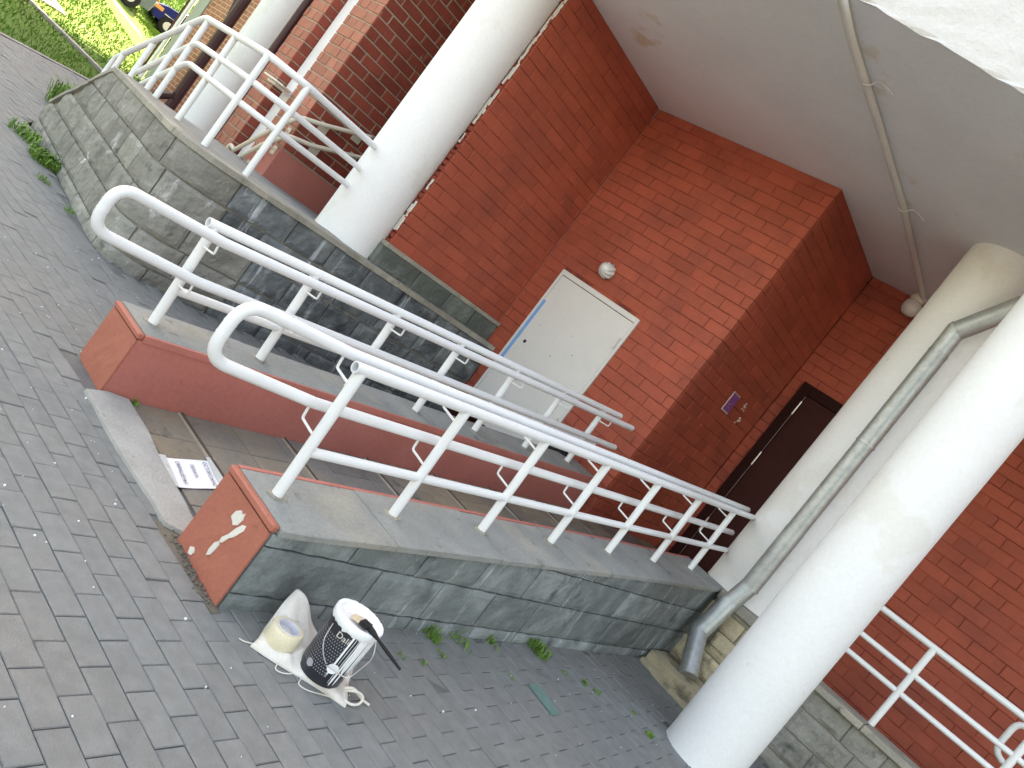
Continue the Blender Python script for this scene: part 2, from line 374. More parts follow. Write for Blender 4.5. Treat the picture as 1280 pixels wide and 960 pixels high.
for j in range(-45, 62):
    for i in range(-85, 24):
        lx_ = (i+.5*(j % 2))*PL; ly_ = j*PW
        x = -1.672+ca*lx_-sa*ly_+PL/2; y = 1.23+sa*lx_+ca*ly_+PW/2
        if y < -3.2 or x > 2.6 or blocked(x, y): continue
        cand.append((x, y))
def proj(p):
    d_ = Vector(p)-EYE; z = d_.dot(F)
    if z < .1: return None
    return 640+993.6*d_.dot(Cx)/z, 480-993.6*d_.dot(Cy)/z, z
scored = []
for (x, y) in cand:
    q = proj((x, y, 0)); s_ = 0
    if q and -20 < q[0] < 1300 and -20 < q[1] < 980: s_ = 1/q[2]**3
    scored.append((s_, x, y))
scored.sort(reverse=True)
rest = MB()
for k, (s_, x, y) in enumerate(scored):
    dz = random.gauss(0, .0016); rx, ry = random.gauss(0, .006), random.gauss(0, .005); rz = pang+random.gauss(0, .006)
    if random.random() < .04: dz -= .004
    if k < 295:
        o = link('paver', paver_mesh, pavement); o.location = (x, y, dz); o.rotation_euler = (rx, ry, rz)
    else:
        mm = Matrix.Translation((x, y, dz)) @ Matrix.Rotation(rz, 4, 'Z') @ Matrix.Rotation(rx, 4, 'X') @ Matrix.Rotation(ry, 4, 'Y')
        rest.add([mm @ Vector(p) for p in pv], pf)
tag(rest.build('paver_field', m_paver, pavement), kind='stuff')

# white paint flecks dropped on the paving
mb = MB()
for i in range(240):
    if random.random() < .55: x, y = random.uniform(-3.6, -1.2), random.uniform(1.0, 5.6)
    else: x, y = random.uniform(-6, -2), random.uniform(1.2, 3.2)
    if blocked(x, y): continue
    s_ = random.choice((.0014, .0018, .0022, .0028, .0042)); k = random.randint(4, 6); a0 = random.random()*6
    pts = [(x+s_*random.uniform(.6, 1.4)*math.cos(a0+6.283*q/k), y+s_*random.uniform(.5, 1.3)*math.sin(a0+6.283*q/k)) for q in range(k)]
    mb.prism(pts, -.004, .0035)
tag(mb.build('paint_flecks', m_paint), 'tiny white paint flecks scattered over the grey paving', 'paint flecks', kind='stuff')

# ------------------------------------------------------------------ stone block facing along a path
def stone_face(path, s0, s1, z0, z1, depth=.03, seed=0, rough=.012, ztop=None, zbot=None, gap=.006):
    """one rock-faced block: path(s) -> (point, outward normal); front face proud of the wall"""
    rr = random.Random(seed); ns = max(4, int((s1-s0)/.035)+1); nz = max(4, int((z1-z0)/.035)+1)
    tilt_s, tilt_z = rr.uniform(-.5, .5), rr.uniform(-.5, .5); o_ = rr.uniform(0, 60)
    vs_ = []; bulge = rr.uniform(.3, .9)
    for i in range(ns+1):
        for j in range(nz+1):
            a_, b_ = i/ns, j/nz
            edge = min(a_, 1-a_)*(s1-s0), min(b_, 1-b_)*(z1-z0)
            e = min(1, min(edge)/.03)
            s_ = s0+gap+(s1-s0-2*gap)*a_; z = z0+gap+(z1-z0-2*gap)*b_
            nv = mnoise.fractal(Vector((s_*6+o_, z*7, o_*.3)), .8, 2.1, 4)*.9+mnoise.cell(Vector((s_*5+o_, z*9+s_*3, o_)))*.25
            dpt = depth*.45+e*rough*(bulge+nv+tilt_s*(a_-.5)+tilt_z*(b_-.5))
            if min(edge) == 0: s_ += mnoise.noise(Vector((s_*14, z*14, o_)))*.007; z += mnoise.noise(Vector((s_*14, z*14, o_+9)))*.007
            if ztop: z = min(z, ztop(s_)-.002)
            p, nrm = path(s_); vs_.append((p[0]+nrm[0]*dpt, p[1]+nrm[1]*dpt, z))
    W_ = nz+1; fs = [(i*W_+j, (i+1)*W_+j, (i+1)*W_+j+1, i*W_+j+1) for i in range(ns) for j in range(nz)]
    ring = [i*W_ for i in range(ns+1)]+[ns*W_+j for j in range(1, nz+1)]+[i*W_+nz for i in range(ns-1, -1, -1)]+[j for j in range(nz-1, 0, -1)]
    nb = len(vs_)
    for k in ring:
        i, j = divmod(k, W_); s_ = s0+gap+(s1-s0-2*gap)*i/ns; p, nrm = path(s_); vs_.append((p[0]-nrm[0]*.02, p[1]-nrm[1]*.02, vs_[k][2]))
    L_ = len(ring)
    fs += [(ring[q], nb+q, nb+(q+1) % L_, ring[(q+1) % L_]) for q in range(L_)]
    return vs_, fs
def facing(parent, path, courses, mats, seed=0, ztop=None, jump=None, **kw):
    for ci, (z0, z1, joints) in enumerate(courses):
        for k in range(len(joints)-1):
            a_, b_ = joints[k], joints[k+1]
            if ztop and ztop((a_+b_)/2)-z0 < .025: continue
            vs_, fs = stone_face(path, a_, b_, z0, z1, seed=seed*1000+ci*50+k, ztop=ztop, **kw)
            mb = MB(); mb.add(vs_, fs); mt = mats((a_+b_)/2, z0) if callable(mats) else mats
            part(mb, 'stone_block', mt, parent)

# ------------------------------------------------------------------ ramp
SL, XN, XNI, XFI, XFO = .09, -2.02, -2.409, -3.563, -3.92
def ztn(y): return .199+SL*min(y, 6.75)-(.02 if y > 5.4 else 0)*min(1, (y-5.4))
def ztf(y): return .163+SL*min(y, 6.75)
def zr(y): return max(.0, SL*(min(y, 6.6)-2.3))+.006
mb = MB()
ys = [2.22, 2.3]+list(np.arange(2.6, 6.6, .3))+[6.6, 8.9]
for a_, b_ in zip(ys[:-1], ys[1:]):
    mb.add([(XFI-.02,a_,zr(a_)-.018),(XNI+.02,a_,zr(a_)-.018),(XNI+.02,b_,zr(b_)-.018),(XFI-.02,b_,zr(b_)-.018)], [(0,1,2,3)])
mb.add([(XNI+.02,6.6,zr(7)-.018),(-1.2,6.75,zr(7)-.018),(-1.2,8.9,zr(7)-.018),(XNI+.02,8.9,zr(7)-.018)], [(0,1,2,3)])
ramp = tag(mb.build('ramp', m_joint), kind='structure')
tl = MB(); tl.cbox((-.142,-.15,-.02),(.142,.15,0),.003); tile_mesh = tl.mesh('ramp_tile', m_ramp)
bt = MB(); bt.box((-.57,-.009,-.01),(.57,.009,.009)); bat_mesh = bt.mesh('batten', m_batten)
be = MB(); be.box((-.57,-.020,-.01),(.57,-.0095,.006)); bae_mesh = be.mesh('batten_edge', m_batten_l)
ny = 0
y = 2.40
while y < 8.8:
    sl_ = SL if 2.3 < y < 6.6 else 0
    for k in range(4):
        o = link('ramp_tile', tile_mesh, ramp); o.location = (XFI+.145+k*.2885, y, zr(y)+random.gauss(0, .001)); o.rotation_euler = (math.atan(sl_)+random.gauss(0, .003), random.gauss(0, .003), 0)
    y += .305
for y in np.arange(2.54, 6.7, .698):
    for me_, nm in ((bat_mesh, 'batten'), (bae_mesh, 'batten_edge')):
        o = link(nm, me_, ramp); o.location = ((XFI+XNI)/2, y, zr(y)+.002); o.rotation_euler = (math.atan(SL), 0, 0)
# kerb stone at the foot of the ramp
mb = MB(); rr = random.Random(3)
out = [(-3.50,1.99),(-3.2,1.985),(-2.9,2.0),(-2.62,2.02),(-2.49,2.03),(-2.45,2.1),(-2.50,2.19),(-2.7,2.21),(-3.0,2.205),(-3.25,2.235),(-3.55,2.24),(-3.56,2.12)]
mb.prism([(x+rr.uniform(-.006,.006), y+rr.uniform(-.006,.006)) for x, y in out], -.03, .016)
tag(mb.build('kerb_stone', m_kerb), 'worn pale concrete kerb stone across the foot of the ramp', 'kerb')
mb = MB(); mb.prism([(-2.52,1.97),(-1.98,2.03),(-1.99,2.075),(-2.3,2.08),(-2.41,2.25),(-2.51,2.2)], -.03, -.002)
tag(mb.build('soil_gap', m_soil), kind='structure')

def ramp_wall(label, x0, x1, y0, y1, zt, faced, out_mat, nm_seed):
    """x0<x1; painted end and inner side; sloping coping"""
    t = thing('ramp_wall', label, 'wall', ((x0+x1)/2, y0, 0), 'low side walls of the ramp')
    N_ = 16; yy = np.linspace(y0, y1, N_+1)
    fo, fi = (x1-.06, x0) if faced else (x0, x1)      # stone faced side is set back behind its stones
    mb = MB(); a_, b_ = min(fo, fi), max(fo, fi)
    for i in range(N_):
        p, q = yy[i], yy[i+1]; zp, zq = zt(p)-.032, zt(q)-.032
        mb.add([(a_,p,-.05),(b_,p,-.05),(b_,q,-.05),(a_,q,-.05),(a_,p,zp),(b_,p,zp),(b_,q,zq),(a_,q,zq)], [(4,5,6,7),(1,2,6,5),(3,0,4,7)])
    mb.add([(a_,y0,-.05),(b_,y0,-.05),(b_,y0,zt(y0)-.032),(a_,y0,zt(y0)-.032)], [(0,1,2,3)])
    mb.add([(a_,y1,-.05),(b_,y1,-.05),(b_,y1,zt(y1)-.032),(a_,y1,zt(y1)-.032)], [(3,2,1,0)])
    part(mb, 'plaster_body', m_plaster_red, t)
    if faced:
        mb = MB(); a_, b_ = x1-.059, x1-.014
        for i in range(N_):
            p, q = yy[i]+(.003 if i == 0 else 0), yy[i+1]; zp, zq = zt(p)-.033, zt(q)-.033
            mb.add([(a_,p,-.05),(b_,p,-.05),(b_,q,-.05),(a_,q,-.05),(a_,p,zp),(b_,p,zp),(b_,q,zq),(a_,q,zq)], [(4,5,6,7),(1,2,6,5)]+([(0,1,5,4)] if i == 0 else []))
        part(mb, 'mortar_core', m_mortar, t)
    # painted end face, a little proud of the body
    mb = MB(); rr = random.Random(nm_seed); gx_ = 7; gz = 6; vs_ = []
    for i in range(gx_+1):
        for j in range(gz+1):
            ed = i in (0, gx_) or j in (0, gz)
            vs_.append((x0+(x1-x0)*i/gx_, y0-.012+(0 if ed else rr.uniform(-.003, .003)), -.03+(zt(y0)-.034+.03)*j/gz))
    fs = [(i*(gz+1)+j, (i+1)*(gz+1)+j, (i+1)*(gz+1)+j+1, i*(gz+1)+j+1) for i in range(gx_) for j in range(gz)]
    mb.add(vs_, fs); mb.box((x0+.001,y0-.0115,-.03),(x1-.001,y0-.001,zt(y0)-.036)); part(mb, 'end_render', m_plaster_lit, t)
    # painted lip under the coping, along end and inner side
    mb = MB(); lo = .02
    mb.cbox((x0-.004,y0-.019,zt(y0)-.03),(x1+.004,y0+.016,zt(y0)+.003), .007)
    part(mb, 'painted_lip', m_plaster_lit, t)
    xi = x0 if faced else x1; sg = -1 if faced else 1
    mb = MB()
    for i in range(N_):
        p, q = yy[i]+(.017 if i == 0 else 0), yy[i+1]; zp, zq = zt(p), zt(q)
        xa, xb = sorted((xi+sg*.010, xi-sg*.012))
        mb.add([(xa,p,zp-.034),(xb,p,zp-.034),(xb,q,zq-.034),(xa,q,zq-.034),(xa,p,zp+.002),(xb,p,zp+.002),(xb,q,zq+.002),(xa,q,zq+.002)], [(0,3,2,1),(4,5,6,7),(0,1,5,4),(1,2,6,5),(2,3,7,6),(3,0,4,7)])
    part(mb, 'painted_lip', m_plaster_red, t)
    # coping slabs
    cuts = [y0+.017]; 
    while cuts[-1] < y1-.75: cuts.append(cuts[-1]+random.uniform(.55, .9))
    cuts.append(y1)
    for k in range(len(cuts)-1):
        mb = MB(); p, q = cuts[k]+.0015, cuts[k+1]-.0015
        xa, xb = (x0+.013, x1+.028) if faced else (x0-.02, x1-.013)
        nseg = 4; vs_ = []; jj = random.gauss(0, .0015)
        for i in range(nseg+1):
            yv = p+(q-p)*i/nseg; wob = random.uniform(-.004, .004)
            vs_ += [(xa,yv,zt(yv)-.03),(xb+wob,yv,zt(yv)-.03),(xb+wob,yv,zt(yv)-.004+jj),(xb-.006+wob,yv,zt(yv)+jj),(xa,yv,zt(yv)+jj)]
        fs = [(5*i+a, 5*i+(a+1) % 5, 5*i+5+(a+1) % 5, 5*i+5+a) for i in range(nseg) for a in range(5)]
        fs += [tuple(range(5))[::-1], tuple(5*nseg+a for a in range(5))]
        mb.add(vs_, fs); part(mb, 'coping_slab', out_mat, t)
    return t
wall_n = ramp_wall('low ramp wall beside the paint can, faced in dark grey stone blocks with a chipped terracotta end', XNI, XN, 2.07, 6.735, ztn, True, m_coping, 11)
wall_f = ramp_wall('low terracotta painted ramp wall between the ramp and the stone terrace, plain plaster faces', XFO, XFI, 2.10, 6.72, ztf, False, m_coping, 12)
straight_n = lambda s_: ((XN-.012, s_), (1, 0))
facing(wall_n, straight_n, [
    (-.02, .07, [2.075, 2.6, 3.2, 3.75, 4.2, 4.75, 5.3, 5.9, 6.73]),
    (.07, .295, [2.075, 2.77, 3.24, 3.72, 4.21, 4.69, 5.25, 5.85, 6.3, 6.73]),
    (.295, .515, [2.075, 2.53, 2.98, 3.46, 3.96, 4.45, 5.19, 5.72, 6.2, 6.73]),
    (.515, .80, [4.0, 4.6, 5.3, 6.0, 6.73])], m_stone_dark, seed=1, ztop=lambda s_: ztn(s_)-.034, rough=.009, gap=.0045)
# chipped paint on the near wall end
def chip(cx, cz, pts, nm='paint_chip'):
    mb = MB(); n_ = len(pts)
    vs_ = [(cx+p, 2.07-.0165, cz+q) for p, q in pts]; vb = [(cx+p, 2.07-.005, cz+q) for p, q in pts]
    mb.add(vs_+vb, [tuple(range(n_))]+[(i, n_+i, n_+(i+1) % n_, (i+1) % n_) for i in range(n_)]); return part(mb, nm, m_offwhite, wall_n)
chip(-2.20, .24, [(-.035,.02),(-.03,.05),(-.008,.07),(.012,.062),(.018,.075),(.03,.05),(.022,.02),(.002,.005),(-.012,.012)])
chip(-2.185, .24, [(.012,.01),(.03,.04),(.05,.05),(.055,.03),(.04,.0),(.03,-.02),(.012,-.04),(-.004,-.075),(-.02,-.08),(-.022,-.06),(-.002,-.03)])
chip(-2.21, .14, [(-.012,.0),(.005,.02),(.016,.012),(.014,-.015),(.008,-.045),(-.008,-.06),(-.016,-.035)])
chip(-2.30, .02, [(-.02,.02),(.0,.032),(.018,.02),(.012,.0),(-.01,-.004)])

# ------------------------------------------------------------------ ramp railings
def ramp_railing(label, xp, xh, ysl, zt, hu, hl, yend, y_loop, lean=-.03, rt=1.0):
    t = thing('ramp_railing', label, 'railing', (xp, ysl[0], zt(ysl[0])), 'white tube railings of the ramp')
    HP = .611
    for y in ysl:
        mb = MB(); z0 = zt(y); mb.tube([(xp,y,z0-.01),(xp,y+lean,z0+HP-.008)], .0245*rt, 14); part(mb, 'post', m_rail, t, True)
        mb = MB(); rr_ = random.Random(int(y*100)); mb.prism([(xp+(.03+rr_.uniform(0,.022))*math.cos(a), y+(.03+rr_.uniform(0,.025))*math.sin(a)) for a in np.arange(0, 6.28, .5)], zt(y)-.012, zt(y)+.006); part(mb, 'weld_foot', m_coping_warm, t)
    y0 = ysl[0]-.045
    zt_ = lambda y: .0*y+zt(min(y, 6.75))
    S_ = (zt(6)-zt(3))/3
    zz = lambda y, h: zt(3)+S_*(y-3)+h
    mb = MB(); mb.tube([(xp,y0+lean,zz(y0,HP)),(xp,yend[0],zz(yend[0],HP))], .0245*rt, 16, hollow=.3); part(mb, 'top_rail', m_rail, t, True)
    mb = MB(); mb.tube([(xp,ysl[0],zz(ysl[0],.215)),(xp,yend[3],zz(yend[3],.25))], .0215*rt, 14); part(mb, 'lower_rail', m_rail, t, True)
    yk = ysl[0]-.02
    pts = [(xh,yend[1],zz(yend[1],hu)),(xh,yk,zz(yk,hu)),(xh,y_loop,zz(yk,hu)-.008),(xh,y_loop,zz(yk,hl)+.0),(xh,yk,zz(yk,hl)),(xh,yend[2],zz(yend[2],hl))]
    p1 = rounded(pts[1:5], .095, 8)
    mb = MB(); mb.tube([pts[0]]+p1+[pts[-1]], .0245*rt, 16); part(mb, 'handrail_loop', m_rail, t, True)
    for f_ in (.42, .60):
        zc = zz(yk,hl)+(zz(yk,hu)-zz(yk,hl))*f_; mb = MB(); mb.tube([(xh,y_loop,zc-.003),(xh,y_loop,zc+.003)], .0253*rt, 16); part(mb, 'weld_seam', m_rail, t, True)
    for y in ysl:
        for hh in (hu, hl):
            z = zz(y, hh); sg = 1 if xh > xp else -1
            yb = y+lean*hh/HP; pa = [(xp+sg*.015, yb, z-.092),(xh, yb-.004, z-.078),(xh, yb-.012, z-.014)]
            mb = MB(); mb.tube(rounded(pa, .012, 3), .0062, 7); part(mb, 'bracket', m_rail, t, True)
    return t
YN = [2.182, 2.853, 3.542, 4.237, 4.966, 5.697, 6.432]; YF = [2.224, 2.899, 3.60, 4.268, 4.972, 5.682, 6.397]
ramp_railing('white tube ramp railing on the stone faced wall beside the paint can', -2.235, -2.36, YN, lambda y: .199+SL*y-(.025*(y-5) if y > 5 else 0), .62, .37, (6.9, 7.0, 7.05, 6.84), 1.63)
ramp_railing('white tube ramp railing on the wall between the ramp and the stone terrace', -3.76, -3.62, YF, lambda y: .163+SL*y, .58, .34, (6.67, 6.74, 6.70, 6.6), 1.63, rt=1.12)

# ------------------------------------------------------------------ terrace on the left (stone wall, stairs)
TZ = 1.10
poly = [(-9.75,3.30),(-8.3,3.12),(-6.2,2.88)]
for i in range(1, 7):
    a = R(-95+i*15.5); poly.append((-6.17+.31*math.cos(a), 3.19+.31*math.sin(a)))
poly += [(-5.855,3.6),(-5.84,4.3),(-5.80,5.2),(-5.76,6.95)]
seg = [0]
for p, q in zip(poly[:-1], poly[1:]): seg.append(seg[-1]+math.hypot(q[0]-p[0], q[1]-p[1]))
TL = seg[-1]
def tpath(s_, off=0):
    s_ = min(max(s_, 0), TL-1e-6); i = max(k for k in range(len(seg)-1) if seg[k] <= s_)
    f_ = (s_-seg[i])/(seg[i+1]-seg[i]); p, q = poly[i], poly[i+1]
    def nrm(k):
        a_, b_ = poly[max(k-1, 0)], poly[min(k+1, len(poly)-1)]; dx, dy = b_[0]-a_[0], b_[1]-a_[1]; l = math.hypot(dx, dy); return (dy/l, -dx/l)
    n0, n1 = nrm(i), nrm(i+1); nx, ny_ = n0[0]+(n1[0]-n0[0])*f_, n0[1]+(n1[1]-n0[1])*f_
    x, y = p[0]+(q[0]-p[0])*f_, p[1]+(q[1]-p[1])*f_
    return ((x+nx*off, y+ny_*off), (nx, ny_))
s_corner = seg[2]; s_stair = seg[1]
def ttop(s_):
    if s_ >= s_stair: return TZ-.05
    return max(.02, TZ-.05-(s_stair-s_)*.56)
terr = thing('terrace_wall', 'rough grey stone retaining wall of the raised terrace, rounding a corner beside the stairs', 'wall', (-6.2, 2.9, 0))
mb = MB(); vs_ = []; K = 90
for i in range(K+1):
    s_ = TL*i/K; (x, y), _ = tpath(s_, -.006); (x2, y2), _ = tpath(s_, -.30); zt_ = ttop(s_)
    vs_ += [(x, y, -.12), (x, y, zt_), (x2, y2, zt_), (x2, y2, -.12)]
mb.add(vs_, [(4*i+a, 4*i+4+a, 4*i+4+(a+1) % 4, 4*i+(a+1) % 4) for i in range(K) for a in range(4)]+[(0,1,2,3), (4*K+3,4*K+2,4*K+1,4*K)])
part(mb, 'wall_core', m_mortar_light, terr)
courses = []; zc = [-.10, .10, .335, .575, .815, 1.055]
rr = random.Random(5)
for ci in range(5):
    j = [0]; 
    while j[-1] < TL-.3:
        st = rr.uniform(.36, .62)
        if j[-1] < s_stair+.05 and j[-1]+st > s_stair: st = max(.15, s_stair-j[-1]) if s_stair-j[-1] > .2 else st
        j.append(min(TL, j[-1]+st))
    if j[-1] < TL: j[-1] = TL
    courses.append((zc[ci], zc[ci+1], j))
def tmat(s_, z):
    if s_ > s_corner+1.1+random.uniform(-.3, .3): return m_stone_wet
    if s_ > s_corner+.45 and random.random() < .45: return m_stone_wet
    return m_stone_warm
facing(terr, tpath, courses, tmat, seed=2, ztop=ttop, rough=.014, depth=.03, gap=.008)
# coping of the terrace, laid in slabs
cs = [s_stair]
while cs[-1] < TL-.6: cs.append(cs[-1]+random.uniform(.45, .75))
cs[-1] = TL
def coping_piece(sa_, sb_, z_of, parent, mat, over=.035, inn=-.30, th=.052):
    mb = MB(); vs_ = []; n_ = max(2, int((sb_-sa_)/.08))
    for i in range(n_+1):
        s_ = sa_+.002+(sb_-sa_-.004)*i/n_; wob = random.uniform(-.005, .005)
        (x, y), _ = tpath(s_, over+wob); (xi_, yi_), _ = tpath(s_, inn); z = z_of(s_)
        vs_ += [(x, y, z-th), (x, y, z-.006), (x+(xi_-x)*.03, y+(yi_-y)*.03, z), (xi_, yi_, z), (xi_, yi_, z-th)]
    fs = [(5*i+a, 5*i+5+a, 5*i+5+(a+1) % 5, 5*i+(a+1) % 5) for i in range(n_) for a in range(5)]+[(0,1,2,3,4), tuple(5*n_+a for a in (4,3,2,1,0))]
    mb.add(vs_, fs); return part(mb, 'coping_slab', mat, parent)
for a_, b_ in zip(cs[:-1], cs[1:]):
    dz = random.gauss(0, .002); coping_piece(a_, b_, lambda s_: TZ+dz, terr, m_coping_warm)
coping_piece(.12, s_stair*.5, lambda s_: ttop(s_)+.048, terr, m_coping_warm); coping_piece(s_stair*.5, s_stair, lambda s_: ttop(s_)+.048, terr, m_coping_warm)
# terrace floor and stairs
mb = MB(); mb.prism([(-8.3,3.42),(-6.3,3.2),(-6.15,3.4),(-6.13,6.9),(-7.7,7.4),(-8.3,7.4)], .2, TZ-.03)
tag(mb.build('terrace_floor', m_coping), kind='structure')
st = thing('stairs', 'concrete stairs going down from the terrace towards the lawn', 'stairs', (-9, 4, 0))
for k in range(6):
    mb = MB(); mb.cbox((-8.302-.3*(k+1), 3.62, -.05), (-8.302-.3*k, 4.55, TZ-.03-.17*(k+1)), .008); part(mb, 'step', m_coping, st)

# three-bar railing on the terrace
def rail_terr():
    t = thing('terrace_railing', 'white three-bar railing on the curved stone terrace wall, going down with the stairs', 'railing', (-6.2, 3.2, TZ))
    path = [(-6.285,4.50),(-6.03,3.45),(-6.2,3.14),(-7.9,3.33)]
    for z, r_, rad in ((1.97,.030,.1),(1.73,.027,.12),(1.54,.027,.12)):
        down = (z-TZ)
        p = [(x, y, z) for x, y in path]
        kx = -7.9 if z > 1.9 else (-7.72 if z > 1.6 else -7.6)
        p[-1] = (kx, 3.33-(kx+7.9)*.11, z)
        end = -9.3 if z > 1.9 else -8.75
        ez = z-(kx-end)*.56
        p.append((end, 3.45, ez)); q = rounded(p, rad, 6)
        mb = MB(); mb.tube(q, r_, 14); part(mb, 'rail', m_rail, t, True)
    p = [(-9.28,3.45,1.19),(-9.42,3.455,1.12),(-9.44,3.455,.82),(-9.26,3.45,.86)]
    mb = MB(); mb.tube(rounded(p, .05, 5), .025, 14); part(mb, 'end_loop', m_rail, t, True)
    for (x, y, zb, zt_) in [(-6.035,3.47,TZ,1.97),(-6.205,3.145,TZ,1.97),(-7.0,3.232,TZ,1.97),(-7.80,3.322,TZ,1.97),(-8.12,3.355,TZ,1.85),(-8.75,3.42,TZ-.3,1.495),(-9.27,3.45,TZ-.6,1.2)]:
        mb = MB(); mb.tube([(x,y,zb-.01),(x,y,zt_)], .0285, 14); part(mb, 'post', m_rail, t, True)
rail_terr()

# ------------------------------------------------------------------ columns
def column(label, cx, cy, r, z0, z1, seed):
    rr_ = random.Random(seed); n_ = 48; mb = MB(); zs = [z0]+list(np.linspace(z0+.03, z1-.01, 26))+[z1]; vs_ = []
    ph = [rr_.uniform(0, 6.28) for _ in range(6)]
    for z in zs:
        for k in range(n_):
            a = 2*math.pi*k/n_
            rr2 = r*(1+.004*math.sin(2*a+ph[0]+z*.7)+.003*math.sin(3*a+ph[1]-z*1.3))+(.006*rr_.random() if z == z0 else 0)
            vs_.append((cx+rr2*math.cos(a), cy+rr2*math.sin(a), z))
    fs = [(i*n_+k, i*n_+(k+1) % n_, (i+1)*n_+(k+1) % n_, (i+1)*n_+k) for i in range(len(zs)-1) for k in range(n_)]
    fs += [tuple(range(n_))[::-1], tuple((len(zs)-1)*n_+k for k in range(n_))]
    mb.add(vs_, fs); o = mb.build('column', m_white, smooth=True)
    return tag(o, label, 'column', 'white round columns')
ZC = 4.33
column('white round column standing on the stone terrace, railing fixed to its side', -6.272, 4.805, .318, TZ-.01, 6.2, 1)
column('white round column rising straight from the paving in front of the downpipe', -1.075, 5.43, .252, -.01, ZC, 2)
column('white round column on the stone plinth behind the galvanised downpipe', -1.955, 7.06, .332, .775, ZC, 3)
column('white round column beyond the terrace railing, beside the dark canopy frame', -13.6, 6.65, .34, 0, 8.5, 4)

# ------------------------------------------------------------------ brick walls
def brick_mesh(L_, H_, mat, cache={}):
    k = (round(L_, 3), round(H_, 3), mat.name)
    if k in cache: return cache[k]
    hl, hh, c, dpt = L_/2, H_/2, .005, .030
    t = [(-hl+c,-.0,-hh+c),(hl-c,-.0,-hh+c),(hl-c,-.0,hh-c),(-hl+c,-.0,hh-c)]
    s_ = [(-hl,c*.8,-hh),(hl,c*.8,-hh),(hl,c*.8,hh),(-hl,c*.8,hh)]; b_ = [(x, dpt, z) for x, y, z in s_]
    mb = MB(); mb.add(t+s_+b_, [(0,1,2,3)]+[(4+i,4+(i+1) % 4,(i+1) % 4,i) for i in range(4)]+[(8+i,8+(i+1) % 4,4+(i+1) % 4,4+i) for i in range(4)])
    cache[k] = mb.mesh('brick', mat); return cache[k]
def brick_wall(parent, org, ang, width, z0, z1, brick_m, joint_m, holes=(), BL=.318, BH=.1205, jt=.0065, thick=.12, phase=0, depth=.0055, lay='stretcher', jit=1.0, closer=True):
    """wall whose outward normal is -Y turned by ang; org = its lower left corner; bricks are parts"""
    ox, oy = org; ca_, sa_ = math.cos(ang), math.sin(ang)
    def W(uu, dd, z): return (ox+ca_*uu-sa_*dd, oy+sa_*uu+ca_*dd, z)
    mb = MB(); p = [W(.016,depth,0), W(width-.016,depth,0), W(width-.016,thick,0), W(.016,thick,0)]
    mb.prism([(q[0], q[1]) for q in p], z0, z1); part(mb, 'mortar_backing', joint_m, parent)
    row = 0; z = z0
    while z < z1-.02:
        h_ = min(BH, z1-z)
        BLr = BL
        if lay == 'mixed' and row % 2: BLr = BL/2
        uu = -BLr*((.5 if row % 2 else 0)+phase) if lay != 'mixed' else (-BL*.5*phase if row % 2 == 0 else -BL*.25)
        while uu < width-.001:
            a_, b_ = max(uu, 0), min(uu+BLr, width); uu += BLr
            segs = [(a_, b_)]
            for (h0, h1, hz0, hz1) in holes:
                if z+h_*.5 > hz0 and z+h_*.5 < hz1:
                    ns = []
                    for (p_, q_) in segs:
                        if q_ <= h0 or p_ >= h1: ns.append((p_, q_)); continue
                        if p_ < h0: ns.append((p_, h0))
                        if q_ > h1: ns.append((h1, q_))
                    segs = ns
            for (p_, q_) in segs:
                if q_-p_ < .02 or h_ < .025: continue
                L_ = round((q_-p_-jt)/.004)*.004
                o = link('brick', brick_mesh(L_, h_-jt, brick_m)); o.parent = parent; o.matrix_parent_inverse = Matrix.Translation(parent.location).inverted()
                o.location = W((p_+q_)/2, random.gauss(0, .0013)*jit, z+h_/2+random.gauss(0, .0008)); o.rotation_euler = (random.gauss(0, .006)*jit, random.gauss(0, .003)*jit, ang+random.gauss(0, .004)*jit)
        z += BH; row += 1
YA, XA, XB, YC = 6.96, -5.94, -3.552, 8.893
wl = thing('porch_wall', 'terracotta painted brick side wall of the porch, above the stone plinth next to the terrace column', 'wall', (XA, 5.9, 0), 'terracotta brick walls of the porch')
brick_wall(wl, (XA, 5.0), R(90), 1.96, 1.34, ZC, m_paint_brick, m_paint_joint)
wb_ = thing('porch_wall', 'terracotta painted brick wall of the porch with the white hatch in it', 'wall', (-4.7, YA, 0), 'terracotta brick walls of the porch')
HX0, HX1, HZ1 = -5.63, -4.425, 2.262
brick_wall(wb_, (XA, YA), 0, XB-XA, .37, ZC, m_paint_brick, m_paint_joint, holes=[(HX0-XA, HX1-XA, 0, HZ1)], phase=.3)
ws = thing('porch_wall', 'terracotta painted brick wall in deep shade carrying the purple plaque', 'wall', (XB, 7.9, 0), 'terracotta brick walls of the porch')
brick_wall(ws, (XB, YA+.03), R(90), YC-YA-.03, .37, ZC, m_paint_brick, m_paint_joint, phase=.1)
wd_ = thing('porch_wall', 'terracotta painted brick wall around the dark brown door', 'wall', (-2.5, YC, 0), 'terracotta brick walls of the porch')
brick_wall(wd_, (XB, YC), 0, 2.05, .37, ZC, m_paint_brick, m_paint_joint, holes=[(.15, 1.33, 0, 2.93)], phase=.6)
wr = thing('porch_wall', 'terracotta painted brick wall behind the low white railing beside the right plinth', 'wall', (0, YC, 0), 'terracotta brick walls of the porch')
wr['label'] = 'terracotta painted brick wall behind the low white railing on the grey stone plinth'
brick_wall(wr, (-1.48, YC+.02), 0, 3.15, .40, 3.9, m_paint_brick, m_paint_joint, phase=.2)
mb = MB(); mb.box((-1.5, YC+.006, 3.9), (4, YC+.2, ZC)); part(mb, 'upper_render', m_plaster_red, wr)
mb = MB(); mb.box((1.68, YC+.006, .3), (4, YC+.2, 3.89)); part(mb, 'plain_render', m_plaster_red, wr)

